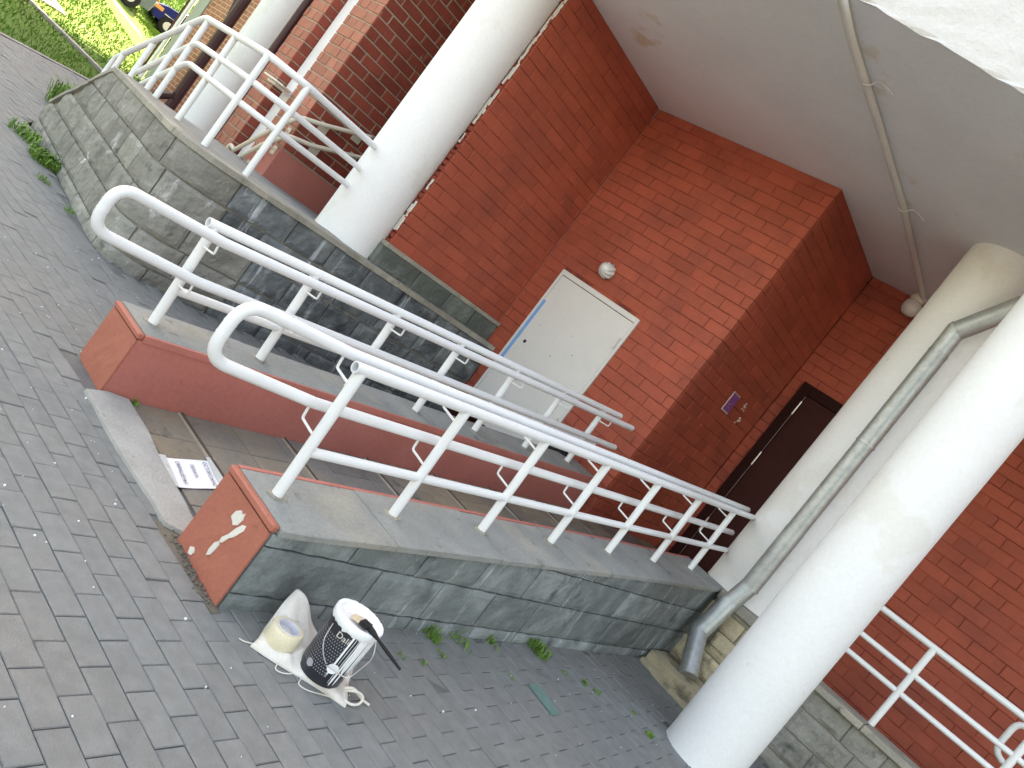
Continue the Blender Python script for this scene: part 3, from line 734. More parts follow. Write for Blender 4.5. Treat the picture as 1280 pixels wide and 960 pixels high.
# raw brick end of the porch wall, seen beside the terrace column
mb = MB(); rr = random.Random(9)
for k in range(46):
    z = 1.34+k*.065*1.0
    mb.box((XA-.26, 4.985+rr.uniform(-.006,.006), z), (XA-.004-rr.uniform(0, .012), 5.03, z+rr.uniform(.03, .06)))
part(mb, 'broken_edge', m_raw_brick, wl)
mb = MB()
for k in range(26):
    z = 1.45+rr.uniform(0, 2.8); x = XA-rr.uniform(.015, .05); l = rr.uniform(.04, .26)
    mb.prism([(x-.006, 4.974), (x+.006, 4.974), (x+.01, 4.99), (x-.01, 4.99)], z, z+l)
part(mb, 'mortar_smear', m_offwhite, wl)

# stone plinth under the porch side wall
pl = thing('porch_plinth', 'dark green grey stone plinth with cement top under the terracotta porch wall', 'plinth', (-5.9, 5.9, 0))
mb = MB(); mb.box((-6.13, 4.95, TZ-.02), (-5.905, 6.955, 1.30)); part(mb, 'plinth_core', m_mortar, pl)
facing(pl, lambda s_: ((-5.905, s_), (1, 0)), [(TZ-.02, 1.31, [4.95, 5.50, 6.02, 6.5, 6.95])], m_stone_green, seed=4)
facing(pl, lambda s_: ((-6.13+s_, 4.95), (0, -1)), [(TZ-.02, 1.31, [0, .225])], m_stone_green, seed=6)
mb = MB(); mb.cbox((-6.13, 4.935, 1.30), (-5.875, 6.953, 1.345), .006); part(mb, 'cement_top', m_coping_warm, pl)

# ------------------------------------------------------------------ brick piers behind the terrace
pk = thing('brick_pier', 'unpainted red brick corner pier with pale mortar behind the terrace column', 'pier', (-7.75, 4.62, TZ), 'raw brick piers')
brick_wall(pk, (-7.75, 4.62), R(90), 2.2, TZ-.03, 5.3, m_raw_brick, m_raw_mortar, BL=.30, jt=.016, depth=.011, holes=[(0, 9, 0, 1.40)], jit=2)
brick_wall(pk, (-8.24, 4.62), 0, .488, TZ-.03, 5.3, m_lit_brick, m_raw_mortar, BL=.30, jt=.014, depth=.010, lay='mixed', holes=[(0, 9, 0, 1.30)], jit=2)
mb = MB(); mb.box((-8.24, 4.607, TZ-.03), (-7.742, 4.617, 1.40)); mb.box((-7.7495, 4.617, TZ-.03), (-7.739, 6.1, 1.42)); part(mb, 'pink_base_coat', m_plaster_red, pk)
p2 = thing('brick_pier', 'unpainted red brick pier beyond the white strip, next to the dark gutter pipe', 'pier', (-8.7, 4.6, TZ), 'raw brick piers')
brick_wall(p2, (-8.87, 4.545), 0, .36, .2, 6.0, m_lit_brick, m_raw_mortar, BL=.30, jt=.014, depth=.010, lay='mixed', jit=2)
brick_wall(p2, (-8.51, 4.545), R(90), .40, .2, 6.0, m_raw_brick, m_raw_mortar, BL=.30, jt=.014, depth=.010, jit=2)
mb = MB(); mb.cbox((-8.50, 4.67, .2), (-8.245, 4.76, 6.2), .01); tag(mb.build('plaster_strip', m_white), 'pale plastered upright strip between two red brick piers', 'strip')
mb = MB(); mb.tube([(-8.94,4.54,.9),(-8.94,4.54,6.2)], .045, 12); tag(mb.build('gutter_pipe', m_brown, smooth=True), 'dark oxide red gutter pipe on the edge of a brick pier', 'pipe')
# small white wall fixture
fx = thing('wall_fixture', 'broken cream metal fixture sticking out from a brick pier above the terrace', 'fixture', (-8.45, 4.45, 1.95))
mb = MB(); mb.prism([(-8.46,4.36),(-8.20,4.38),(-8.16,4.45),(-8.24,4.62),(-8.46,4.62),(-8.42,4.48)], 1.945, 1.965); part(mb, 'plate', m_offwhite, fx)
mb = MB(); mb.box((-8.44,4.42,1.91),(-8.26,4.61,1.944)); part(mb, 'bracket', m_offwhite, fx)
# cream hand rails on the pier
hr = thing('wall_handrail', 'cream painted double wall handrail fixed to the raw brick pier', 'handrail', (-7.8, 4.5, TZ))
for q in ([(-8.30,4.50,1.09),(-7.83,4.50,1.62),(-7.63,4.52,1.80),(-7.62,4.73,1.87),(-7.62,5.33,2.115),(-7.72,5.42,2.13)],
          [(-8.28,4.50,.90),(-7.88,4.50,1.35),(-7.63,4.52,1.57),(-7.62,4.80,1.64),(-7.62,5.45,1.90),(-7.72,5.55,1.92)]):
    mb = MB(); mb.tube(rounded(q, .05, 4), .024, 10); part(mb, 'rail', m_cream, hr, True)
mb = MB(); mb.tube(rounded([(-8.30,4.50,1.09),(-8.42,4.50,1.12),(-8.46,4.50,.95),(-8.38,4.50,.84),(-8.28,4.50,.90)], .05, 4), .024, 10); part(mb, 'end_loop', m_cream, hr, True)
for (x, y, z) in [(-7.738,4.86,1.86),(-7.738,4.92,1.62),(-7.738,5.26,2.02),(-7.738,5.36,1.80)]:
    mb = MB(); mb.box((x, y-.06, z-.06), (x+.008, y+.06, z+.06)); mb.tube([(x,y,z+.01),(x+.11,y,z+.05)], .008, 8); part(mb, 'bracket_plate', m_cream, hr)
for (x, z) in [(-7.82,1.60),(-7.84,1.36),(-8.1,1.28),(-8.1,1.06)]:
    mb = MB(); mb.box((x-.035, 4.598, z-.05), (x+.035, 4.607, z+.05)); mb.tube([(x,4.60,z),(x,4.50,z+.04)], .008, 8); part(mb, 'bracket_plate', m_cream, hr)

# ------------------------------------------------------------------ far wing and canopy frame
wg = thing('building_wing', 'far red brick wing of the building beyond the terrace with a grey rendered corner', 'building', (-18, 9, 0))
mb = MB(); mb.box((-21.65, 9.0, -.1), (-9.4, 20, 17)); part(mb, 'wall', m_far_brick, wg)
mb = MB(); mb.box((-22.2, 8.97, -.1), (-21.652, 20, 17)); part(mb, 'rendered_corner', m_pgrey, wg)
mb = MB(); mb.tube([(-22.25,8.9,0),(-22.25,8.9,12)], .05, 10); part(mb, 'downpipe', m_white, wg, True)
mb = MB(); mb.tube([(-22.38,8.86,0),(-22.38,8.86,12)], .03, 8); part(mb, 'cable', m_brown, wg, True)
cf = thing('canopy_frame', 'dark oxide red steel canopy frame with diagonal braces beside a white column', 'canopy frame', (-14, 6.6, 0))
mb = MB(); mb.tube([(-14.25,6.35,.4),(-14.25,6.35,7)], .09, 10); part(mb, 'post', m_brown, cf)
mb = MB(); mb.tube([(-14.3,6.35,2.55),(-15.3,6.35,5.2)], .075, 8); part(mb, 'brace', m_brown, cf)
mb = MB(); mb.tube([(-14.28,6.35,3.0),(-14.62,6.35,5.0)], .045, 8); part(mb, 'brace', m_brown, cf)
mb = MB(); mb.tube([(-14.2,6.3,.95),(-14.6,6.2,.75)], .07, 8); part(mb, 'spout', m_brown, cf)

# ------------------------------------------------------------------ main building above and behind
bld = thing('building_overhang', 'upper storey of the building with a rough white fascia above the porch', 'building', (-2, 6, ZC))
FC = [(-9.3,4.9),(-7.2,4.42),(-5.5,4.02),(-4.3,3.88),(-3.5,3.98),(-2.84,4.20),(-2.35,4.40),(-1.83,4.64),(-1.3,4.95),(-.6,5.4),(.5,6.1),(2,6.6),(14,6.6)]
fine = []
for p, q in zip(FC[:-1], FC[1:]):
    n_ = max(1, int(math.hypot(q[0]-p[0], q[1]-p[1])/.09))
    fine += [(p[0]+(q[0]-p[0])*i/n_, p[1]+(q[1]-p[1])*i/n_) for i in range(n_)]
fine.append(FC[-1])
rr = random.Random(21)
mb = MB(); n_ = len(fine)
jag = [(x+rr.uniform(-.012,.012), y+rr.uniform(-.014,.014)) for x, y in fine]
vs_ = [(x, y, ZC) for x, y in jag]+[(x, 13, ZC) for x, y in jag]
mb.add(vs_, [(i, n_+i, n_+i+1, i+1) for i in range(n_-1)]); part(mb, 'soffit', m_ceiling, bld)
mb = MB(); vs_ = []; nz = 16; zz_ = [ZC+1.3*(k/nz)**1.4 for k in range(nz+1)]
for i in range(n_):
    for k in range(nz+1):
        x, y = jag[i] if k == 0 else fine[i]
        vs_.append((x, y-(0 if k == 0 else rr.uniform(.0, .012)), zz_[k]+(rr.uniform(-.004,.006) if k == 0 else 0)))
W_ = nz+1
mb.add(vs_, [(i*W_+k, (i+1)*W_+k, (i+1)*W_+k+1, i*W_+k+1) for i in range(n_-1) for k in range(nz)]); part(mb, 'fascia', m_fascia, bld)
mb = MB(); mb.prism([(x, y+.03) for x, y in FC]+[(14, 20), (-9.3, 20)], ZC+1.25, ZC+1.35); part(mb, 'balcony_floor', m_fascia, bld)
mb = MB(); mb.box((-9.35, 5.9, ZC+.02), (14, 20, 17)); part(mb, 'upper_wall', m_fascia, bld)
mb = MB(); mb.box((-9.35, 7.4, -.1), (XA-.15, 20, ZC+.01)); mb.box((XA-.12, 9.1, -.1), (14, 20, ZC+.01)); part(mb, 'rear_wall', m_plaster_red, bld)  # unseen boxes behind the porch, put in to block sun leaking through

# ------------------------------------------------------------------ hatch, lamp, plaque, door
ht = thing('hatch_door', 'cream painted hatch door set in the terracotta brick wall, blue strip along its edge', 'door', (-5.03, YA, .4))
zf = .36
mb = MB()
mb.cbox((HX0, YA-.02, zf), (HX0+.035, YA+.05, HZ1-.001), .004); mb.cbox((HX1-.03, YA-.02, zf), (HX1, YA+.05, HZ1-.001), .004); mb.cbox((HX0+.036, YA-.021, HZ1-.06), (HX1-.031, YA+.05, HZ1), .004)
part(mb, 'frame', m_hatch, ht)
mb = MB(); mb.cbox((HX0+.04, YA-.012, zf), (HX1-.034, YA+.03, HZ1-.066), .003); lf = part(mb, 'leaf', m_hatch, ht)
mb = MB(); mb.prism([(HX0+.036, YA-.019),(HX0+.075, YA-.019),(HX0+.075, YA-.005),(HX0+.036, YA-.005)], 1.0, 1.86); part(mb, 'blue_strip', m_blue, ht)
mb = MB(); mb.tube([(HX0+.18, YA-.013, 1.36),(HX0+.18, YA-.004, 1.36)], .021, 14); part(mb, 'lock_hole', m_dark, ht)
mb = MB(); mb.tube([(HX1-.05, YA-.03, 2.0),(HX1-.05, YA-.03, 1.86)], .009, 8); part(mb, 'hinge', m_hatch, ht)
mb = MB(); mb.tube([(HX1-.05, YA-.03, .95),(HX1-.05, YA-.03, .81)], .009, 8); part(mb, 'hinge', m_hatch, ht)
mb = MB()
for k in range(9):
    x, z = random.uniform(HX0+.15, HX1-.15), random.uniform(.7, 2.0); s_ = random.uniform(.004, .011); mb.box((x, YA-.0135, z), (x+s_*1.6, YA-.011, z+s_*.7))
part(mb, 'scuff_mark', m_dark, ht)

# ribbed glass wall lamp
lp = thing('wall_lamp', 'small ribbed glass bulkhead lamp on the terracotta wall above the hatch', 'lamp', (-5.117, YA, 2.5))
mb = MB(); vs_ = []; nr, nn = 9, 36
for i in range(nr+1):
    a = i/nr*math.pi*.5; r0 = .088*math.cos(a); dd = .125*math.sin(a)
    for k in range(nn):
        b_ = 2*math.pi*k/nn; tw = a*.9; rib = 1+.12*math.cos(9*(b_+tw))*math.cos(a)
        vs_.append((-5.117+r0*rib*math.cos(b_), YA-.03-dd, 2.5+r0*rib*math.sin(b_)))
mb.add(vs_, [(i*nn+k, (i+1)*nn+k, (i+1)*nn+(k+1) % nn, i*nn+(k+1) % nn) for i in range(nr) for k in range(nn)]); part(mb, 'glass_shade', m_glass, lp, True)
mb = MB(); mb.tube([(-5.117, YA+.003, 2.5), (-5.117, YA-.035, 2.5)], [.075, .082], 24); part(mb, 'base', m_offwhite, lp, True)
# purple plaque
pq = thing('wall_plaque', 'small purple plaque with pale edge on the shaded terracotta wall beside the door', 'plaque', (XB, 7.985, 2.18))
mb = MB(); mb.box((XB+.002, 7.885, 2.06), (XB+.010, 8.085, 2.295)); part(mb, 'backing', m_offwhite, pq)
mb = MB(); mb.box((XB+.010, 7.893, 2.075), (XB+.014, 8.077, 2.283)); part(mb, 'face', m_purple, pq)
for k in range(5):
    y0, z0 = 7.93+random.random()*.07, 2.10+random.random()*.07; mb = MB(); mb.box((XB+.0138, y0, z0), (XB+.0152, y0+.018, z0+.006)); part(mb, 'scratch', m_offwhite, pq)
for (yy_, zz0, sd) in ((8.345, 2.25, 1), (8.42, 2.09, 2)):
    mb = MB(); r2 = random.Random(sd)
    for k in range(9):
        y0, z0 = yy_+r2.uniform(-.05,.05), zz0+r2.uniform(-.04,.04); s_ = r2.uniform(.008,.022); mb.prism([(XB+.0, y0), (XB+.011, y0), (XB+.011, y0+s_), (XB+.0, y0+s_)], z0, z0+s_*r2.uniform(.5,1.2))
    tag(mb.build('plaster_scar', m_offwhite), ('pale chipped plaster scar level with the purple plaque', 'pale chipped plaster scar lower down, nearer the door than the purple plaque')[sd-1], 'scar', 'plaster scars beside the plaque')
# dark door
dr = thing('entrance_door', 'dark brown steel door with two bright hinges at the back of the porch', 'door', (-2.8, YC, .4))
DX0, DX1, DZ = XB+.15, XB+1.33, 2.925
mb = MB(); mb.cbox((DX0, YC-.03, .36), (DX0+.12, YC+.1, DZ), .006); mb.cbox((DX1-.1, YC-.03, .36), (DX1, YC+.1, DZ), .006); mb.cbox((DX0+.121, YC-.029, DZ-.12), (DX1-.101, YC+.1, DZ), .006)
part(mb, 'frame', m_doorframe, dr)
mb = MB(); mb.cbox((DX0+.124, YC-.012, .37), (DX1-.104, YC+.05, DZ-.124), .006); lf = part(mb, 'leaf', m_door, dr)
for z in (2.62, 1.90, .95):
    mb = MB(); mb.tube([(DX0+.122, YC-.036, z-.09),(DX0+.122, YC-.036, z+.09)], .011, 10); part(mb, 'hinge', m_steel, dr, True)
mb = MB(); mb.box((DX0+.1195, YC-.0325, .4), (DX0+.123, YC-.031, DZ-.15)); part(mb, 'edge_seam', m_steel, dr)
mb = MB(); mb.tube([(DX1-.2,YC-.015,1.38),(DX1-.2,YC-.065,1.38)], .01, 8); mb.tube([(DX1-.2,YC-.065,1.38),(DX1-.32,YC-.065,1.38)], .01, 8); part(mb, 'handle', m_steel, dr, True)

# conduit and ceiling lamp
cd = thing('conduit', 'grey plastic conduit tied along the porch ceiling', 'conduit', (-2.9, 5, ZC))
mb = MB(); q = rounded([(-2.93,4.05,5.4),(-2.93,4.05,4.295),(-2.945,4.6,4.297),(-2.90,5.5,4.30),(-2.86,6.73,4.302),(-2.885,8.74,4.30)], .13, 8); mb.tube(q, .031, 12); part(mb, 'pipe', m_conduit, cd, True)
for y in (4.98, 6.73, 8.6):
    mb = MB(); x = -2.90+(.04 if y > 6 else 0); mb.tube(rounded([(x-.05,y,4.326),(x-.034,y,4.27),(x+.034,y,4.27),(x+.06,y+.01,4.326),(x+.15,y+.03,4.31),(x+.19,y+.06,4.29)], .02, 3), .0045, 6); part(mb, 'tie_wire', m_conduit, cd)
cl = thing('ceiling_lamp', 'round white globe lamp under the porch ceiling at the end of the conduit', 'lamp', (-2.92, 8.78, 4.17))
mb = MB(); mb.lathe([(.02,-.1),(.06,-.09),(.09,-.05),(.10,0),(.09,.05),(.065,.075)], 24, (-2.93,8.70,4.16)); part(mb, 'globe', m_glass, cl, True)
mb = MB(); mb.lathe([(.075,.075),(.078,.12),(.05,.165)], 24, (-2.93,8.70,4.16)); part(mb, 'base', m_offwhite, cl, True)

# galvanised downpipe
dp = thing('downpipe', 'galvanised steel downpipe with jointed elbows in front of a white column', 'downpipe', (-1.83, 6.6, .2))
XP, YP = -1.835, 6.645
secs = [((-1.30,6.66,4.30),(-1.60,6.655,3.93)),((-1.595,6.655,3.935),(-1.85,YP,3.53)),((-1.85,YP,3.56),(-1.845,YP,3.30)),((-1.845,YP,3.33),(-1.84,YP,2.40)),((-1.84,YP,2.43),(-1.837,YP,1.50)),((-1.837,YP,1.53),(-1.835,YP,.93)),((-1.835,YP,.96),(-1.87,6.60,.72)),((-1.868,6.60,.75),(-1.885,6.50,.40)),((-1.89,6.50,.425),(-1.70,6.36,.13))]
for k, (a_, b_) in enumerate(secs):
    mb = MB(); rr0 = .075+.0025*(k % 2); mb.tube([a_, b_], rr0, 20); part(mb, 'pipe_section', m_galv, dp, True)
    dv = (Vector(b_)-Vector(a_)).normalized(); e = Vector(b_)-dv*.012
    mb = MB(); mb.tube([e-dv*.006, e+dv*.006], rr0+.005, 20); part(mb, 'seam_ring', m_galv, dp, True)

# ------------------------------------------------------------------ right plinth wall, kerb, railing
rp = thing('plinth_wall', 'grey and ochre stone plinth wall with a thin coping, running behind the downpipe and the front column', 'wall', (-.5, 6.7, 0))
mb = MB(); mb.box((-2.3, 6.725, -.05), (3.2, 7.0, .66)); part(mb, 'wall_core', m_mortar_light, rp)
cr = random.Random(14); crs = []
for (z0, z1) in ((-.02,.10),(.10,.30),(.30,.50),(.50,.665)):
    j = [0]; 
    while j[-1] < 4.6: j.append(j[-1]+cr.uniform(.24, .48))
    crs.append((z0, z1, j))
facing(rp, lambda s_: ((-2.12+s_, 6.725), (0, -1)), crs, lambda s_, z: m_stone_yellow if s_ < .9 else m_stone_warm, seed=7, rough=.016)
mb = MB(); mb.cbox((-2.0, 6.645, .70), (-1.35, 7.4, .785), .01); part(mb, 'coping_slab', m_coping_warm, rp)
mb = MB(); mb.cbox((-2.0, 6.69, .664), (-1.35, 7.4, .699), .004); part(mb, 'coping_slab', m_coping_warm, rp)
for x0, x1 in ((-1.345,-.62),(-.615,.2),(.205,1.1),(1.105,3.2)):
    mb = MB(); mb.cbox((x0, 6.655, .667), (x1, 6.98, .722), .007); part(mb, 'coping_slab', m_coping_warm, rp)
mb = MB(); mb.box((-1.34, 7.0, .2), (4, YC+.0, .36)); tag(mb.build('side_terrace_floor', m_coping), kind='structure')
mb = MB(); rr = random.Random(4)
pp = [(-1.98,6.10),(-1.75,6.06),(-1.5,6.03),(-1.2,6.0),(-1.0,6.05),(-.98,6.5),(-1.2,6.66),(-1.6,6.68),(-1.99,6.69)]
mb.prism(pp, -.03, .035); mb.prism([(-1.99,6.20),(-1.75,6.16),(-1.5,6.13),(-1.2,6.10),(-1.02,6.2),(-1.1,6.60),(-1.5,6.66),(-1.985,6.685)], .03, .105)
tag(mb.build('gutter_slab', m_stone_yellow), 'stained ochre concrete gutter slab on the paving under the downpipe outlet', 'slab')
rr_ = thing('side_railing', 'white three-bar railing on the stone plinth before the terracotta wall', 'railing', (0, 6.95, .72))
for z, r_ in ((1.46,.025),(1.205,.022),(1.035,.022)):
    mb = MB(); mb.tube([(-1.30,6.95,z),(2.6,6.95,z+.03)], r_, 14); part(mb, 'rail', m_rail, rr_, True)
for x in (-.61, .16, .93, 1.7, 2.47):
    mb = MB(); mb.tube([(x,6.95,.72),(x,6.95,1.46)], .0265, 14); part(mb, 'post', m_rail, rr_, True)
hl_ = thing('stair_handrail', 'white looped tube handrail behind the white railing on the stone plinth', 'handrail', (.2, 7.5, .7))
mb = MB(); mb.tube(rounded([(3,7.5,1.42),(.05,7.5,1.42),(.05,7.5,1.12),(.25,7.5,1.08),(3,7.5,1.08)], .09, 6), .024, 14); part(mb, 'loop', m_rail, hl_, True)
for x in (.45, 1.6, 2.7):
    mb = MB(); mb.tube([(x,7.54,.70),(x,7.54,1.40)], .022, 12); part(mb, 'post', m_rail, hl_, True)

# ------------------------------------------------------------------ small things near the ramp wall
# woven sack
def sack():
    mb = MB(); nx_, ny2 = 34, 30; vs_ = []
    c0, c1, c2, c3 = Vector((-1.815,2.12)), Vector((-1.525,2.42)), Vector((-1.72,2.60)), Vector((-1.985,2.36))
    for i in range(nx_+1):
        for j in range(ny2+1):
            a_, b_ = i/nx_, j/ny2
            p = c0*(1-a_)*(1-b_)+c1*a_*(1-b_)+c2*a_*b_+c3*(1-a_)*b_
            e = min(a_, 1-a_, b_, 1-b_); z = .012+.012*min(1, e/.06)
            z += .006*math.sin(a_*9+b_*4)*math.cos(b_*11-a_*3)+.004*math.sin(a_*23+b_*17)
            lift = min(1, b_*1.05)**1.1*math.exp(-(a_/.38)**2); z += .15*lift
            fold = math.exp(-((a_-b_*.35-.30)/.05)**2)*.018; z += fold
            x_, y_ = p.x, p.y
            x_ -= .0*lift; y_ -= .03*lift
            if a_ < .001 or a_ > .999 or b_ < .001 or b_ > .999: x_ += .006*math.sin(7*(a_+b_)); z = min(z, .008+.15*lift)
            vs_.append((x_, y_, z))
    W_ = ny2+1; fs = [(i*W_+j, (i+1)*W_+j, (i+1)*W_+j+1, i*W_+j+1) for i in range(nx_) for j in range(ny2)]
    nv = len(vs_); ring = [i*W_ for i in range(nx_+1)]+[nx_*W_+j for j in range(1, ny2+1)]+[i*W_+ny2 for i in range(nx_-1, -1, -1)]+[j for j in range(ny2-1, 0, -1)]
    for k in ring: vs_.append((vs_[k][0], vs_[k][1], .0015))
    fs += [(ring[q], nv+q, nv+(q+1) % len(ring), ring[(q+1) % len(ring)]) for q in range(len(ring))]
    mb.add(vs_, fs); return mb
sk = thing('woven_sack', 'crumpled off-white woven sack lying on the paving under the paint can', 'sack', (-1.76, 2.36, 0))
part(sack(), 'cloth', m_sack, sk, True)
for pts in ([(-1.66,2.28,.01),(-1.63,2.24,.006),(-1.60,2.27,.006),(-1.58,2.33,.008),(-1.56,2.37,.012)], [(-1.73,2.20,.012),(-1.70,2.17,.005),(-1.68,2.20,.006),(-1.675,2.235,.012)], [(-1.82,2.13,.012),(-1.835,2.10,.005),(-1.85,2.085,.005)]):
    mb = MB(); mb.tube(rounded(pts, .02, 3), .0022, 6); part(mb, 'loose_thread', m_sack, sk, True)
# roll of masking tape
tp = thing('tape_roll', 'roll of cream masking tape standing on the woven sack', 'tape', (-1.82, 2.20, .02))
mb = MB(); prof = [(.047,0),(.063,.002),(.067,.01),(.067,.066),(.063,.074),(.047,.074)]
mb.lathe(prof, 32, (-1.815,2.235,.028), cap=False); mb.lathe([(.047,.074),(.047,0)], 32, (-1.815,2.235,.028), cap=False); part(mb, 'tape', m_tape, tp, True)
mb = MB(); mb.lathe([(.0465,.0735),(.0465,.076),(.043,.076),(.043,.001),(.0465,.001)], 32, (-1.815,2.235,.028), cap=False); part(mb, 'card_core', m_card, tp, True)
# paint can
CX, CY_, CR, CH = -1.682, 2.375, .092, .262
pc = thing('paint_can', 'black printed paint can with white paint dripping down its side, standing on the sack', 'paint can', (CX, CY_, .02))
Z0 = .022
mb = MB(); mb.lathe([(CR-.012,0),(CR-.003,.0),(CR-.001,.006),(CR-.003,.012),(CR,.022),(CR+.006,CH-.03)], 48, (CX,CY_,Z0)); part(mb, 'body', m_can, pc, True)
mb = MB(); vs_ = []; nn = 72; r5 = random.Random(8)
prof = [(CR+.004,CH-.034),(CR+.0125,CH-.026),(CR+.0135,CH-.002),(CR+.011,CH+.004),(CR-.004,CH+.003),(CR-.010,CH-.005),(CR-.03,CH-.008),(.0,CH-.008)]
drip = [max(0, r5.gauss(0, .006)) for _ in range(nn)]
for i, (r_, z) in enumerate(prof):
    for k in range(nn):
        a = 2*math.pi*k/nn; zz2 = z-(drip[k] if i == 0 else 0)+(r5.uniform(-.0012,.0012) if i in (2, 3) else 0); vs_.append((CX+r_*math.cos(a), CY_+r_*math.sin(a), Z0+zz2))
mb.add(vs_, [(i*nn+k, i*nn+(k+1) % nn, (i+1)*nn+(k+1) % nn, (i+1)*nn+k) for i in range(len(prof)-1) for k in range(nn)]); part(mb, 'painted_lid', m_paint, pc, True)
def on_can(a, z, dr_=.0012): 
    r_ = CR+.006*(z-.022)/(CH-.052)+dr_; return (CX+r_*math.cos(a), CY_+r_*math.sin(a), Z0+z)
A_cam = math.atan2(-CY_, -CX)     # azimuth facing the viewer
# drips of white paint
mb = MB(); r5 = random.Random(17); k = 0
while k < 30:
    a0 = A_cam+.22+r5.uniform(0, 1.6); wd2 = r5.uniform(.012, .07); zl = r5.uniform(.02, .14); zt2 = CH-.028
    if k < 10: wd2 = r5.uniform(.09, .2); zl = r5.uniform(.01, .09)
    vs_ = []; n2 = 8
    for i in range(n2+1):
        z = zt2+(zl-zt2)*i/n2; ww = wd2*(1-.35*i/n2)*(1+.2*r5.uniform(-1, 1)); ww = ww if i < n2 else ww*.3
        for q in range(4): vs_.append(on_can(a0+ww*(q/3-.5), z, .0014 if q in (1, 2) else .0006))
    mb.add(vs_, [(4*i+q, 4*i+q+1, 4*i+q+5, 4*i+q+4) for i in range(n2) for q in range(3)]); k += 1
vs_ = [on_can(A_cam+.36+.24*math.cos(t_), .085+.021*math.sin(t_), .0024) for t_ in np.arange(0, 6.28, .35)]; mb.add(vs_, [tuple(range(len(vs_)))])
part(mb, 'paint_drips', m_paint, pc)
# printed dots and badge
mb = MB()
for i in range(16):
    for j in range(13):
        a0 = A_cam-1.25+i*.108+(j % 2)*.054; z = .045+j*.0118
        if a0 > A_cam+.36: continue
        mb.add([on_can(a0+.026*math.cos(t_), z+.0034*math.sin(t_)) for t_ in (0, 1.57, 3.14, 4.71)], [(0, 1, 2, 3)])
part(mb, 'printed_dots', m_canlight, pc)
mb = MB(); mb.add([on_can(A_cam-.56+.17*math.cos(t_), .048+.0155*math.sin(t_), .002) for t_ in np.arange(0, 6.28, .4)], [tuple(range(16))]); part(mb, 'round_badge', m_canlight, pc)
def text_mesh(body, size):
    cu = bpy.data.curves.new('lettering', 'FONT'); cu.body = body; cu.size = size; cu.align_x = 'CENTER'; cu.align_y = 'CENTER'; cu.resolution_u = 3
    o = bpy.data.objects.new('lettering', cu); C.objects.link(o)
    dg = bpy.context.evaluated_depsgraph_get(); me = bpy.data.meshes.new_from_object(o.evaluated_get(dg))
    bpy.data.objects.remove(o); bpy.data.curves.remove(cu); return me
me = text_mesh('Dali', .034)
for v_ in me.vertices:
    x, y = v_.co.x, v_.co.y; v_.co = on_can(A_cam-.05+x/CR, CH-.058+y, .002)
me.materials.clear(); me.materials.append(m_offwhite); child(link('lettering', me), pc)
# bail handle
mb = MB(); a1 = A_cam-.15
ptsb = [on_can(A_cam-.72, CH-.045, .006)]
ptsb += [on_can(A_cam-.60, CH-.11, .012), on_can(A_cam-.25, CH-.145, .02), on_can(A_cam+.02, CH-.165, .02)]
mb.tube(rounded(ptsb, .02, 3), .0022, 7); mb.tube(rounded([on_can(A_cam+.05, CH-.17, .018), on_can(A_cam+.7, CH-.16, .06), on_can(A_cam+1.5, CH-.09, .035), on_can(A_cam+1.62, CH-.04, .006)], .03, 4), .0022, 7)
part(mb, 'bail_handle', m_wire, pc, True)
# brush lying on the lid
br = thing('paint_brush', 'flat paint brush with dark handle lying across the white can lid', 'brush', (-1.60, 2.36, .3))
zb2 = Z0+CH
P0, P1, P2 = Vector((-1.690,2.335,zb2+.004)), Vector((-1.652,2.352,zb2+.010)), Vector((-1.615,2.362,zb2+.014)); P3 = Vector((-1.42,2.395,zb2-.0))
dv = (P2-P0).normalized(); sd_ = dv.cross(Vector((0,0,1))).normalized()
def slab(p, q, w0, w1, th0, th1, name, mat):
    mb = MB(); up_ = Vector((0,0,1)); vs_ = []
    for c_, w_, t_ in ((p, w0, th0), (q, w1, th1)): vs_ += [c_-sd_*w_-up_*t_, c_+sd_*w_-up_*t_, c_+sd_*w_+up_*t_, c_-sd_*w_+up_*t_]
    mb.add(vs_, [(0,1,2,3),(7,6,5,4),(0,4,5,1),(1,5,6,2),(2,6,7,3),(3,7,4,0)]); return part(mb, name, mat, br)
slab(P0, P1, .021, .021, .003, .007, 'bristles', m_bristle); slab(P1, P2, .0215, .021, .008, .008, 'ferrule', m_black)
mb = MB(); mb.tube([P2-dv*.002, P2+(P3-P2)*.12, P2+(P3-P2)*.3, P2+(P3-P2)*.6, P3], [.013,.012,.006,.0075,.005], 10); part(mb, 'handle', m_black, br, True)
# white cord loop beside the can
mb = MB(); q = [(-1.60,2.45,.012),(-1.575,2.50,.03),(-1.545,2.515,.035),(-1.52,2.49,.02),(-1.525,2.45,.01),(-1.56,2.425,.01),(-1.60,2.44,.02),(-1.59,2.49,.035),(-1.55,2.53,.012),(-1.53,2.56,.006)]
mb.tube(rounded(q, .02, 4), .0052, 8); tag(mb.build('cord', m_offwhite, smooth=True), 'loop of thick white cord lying behind the paint can', 'cord')

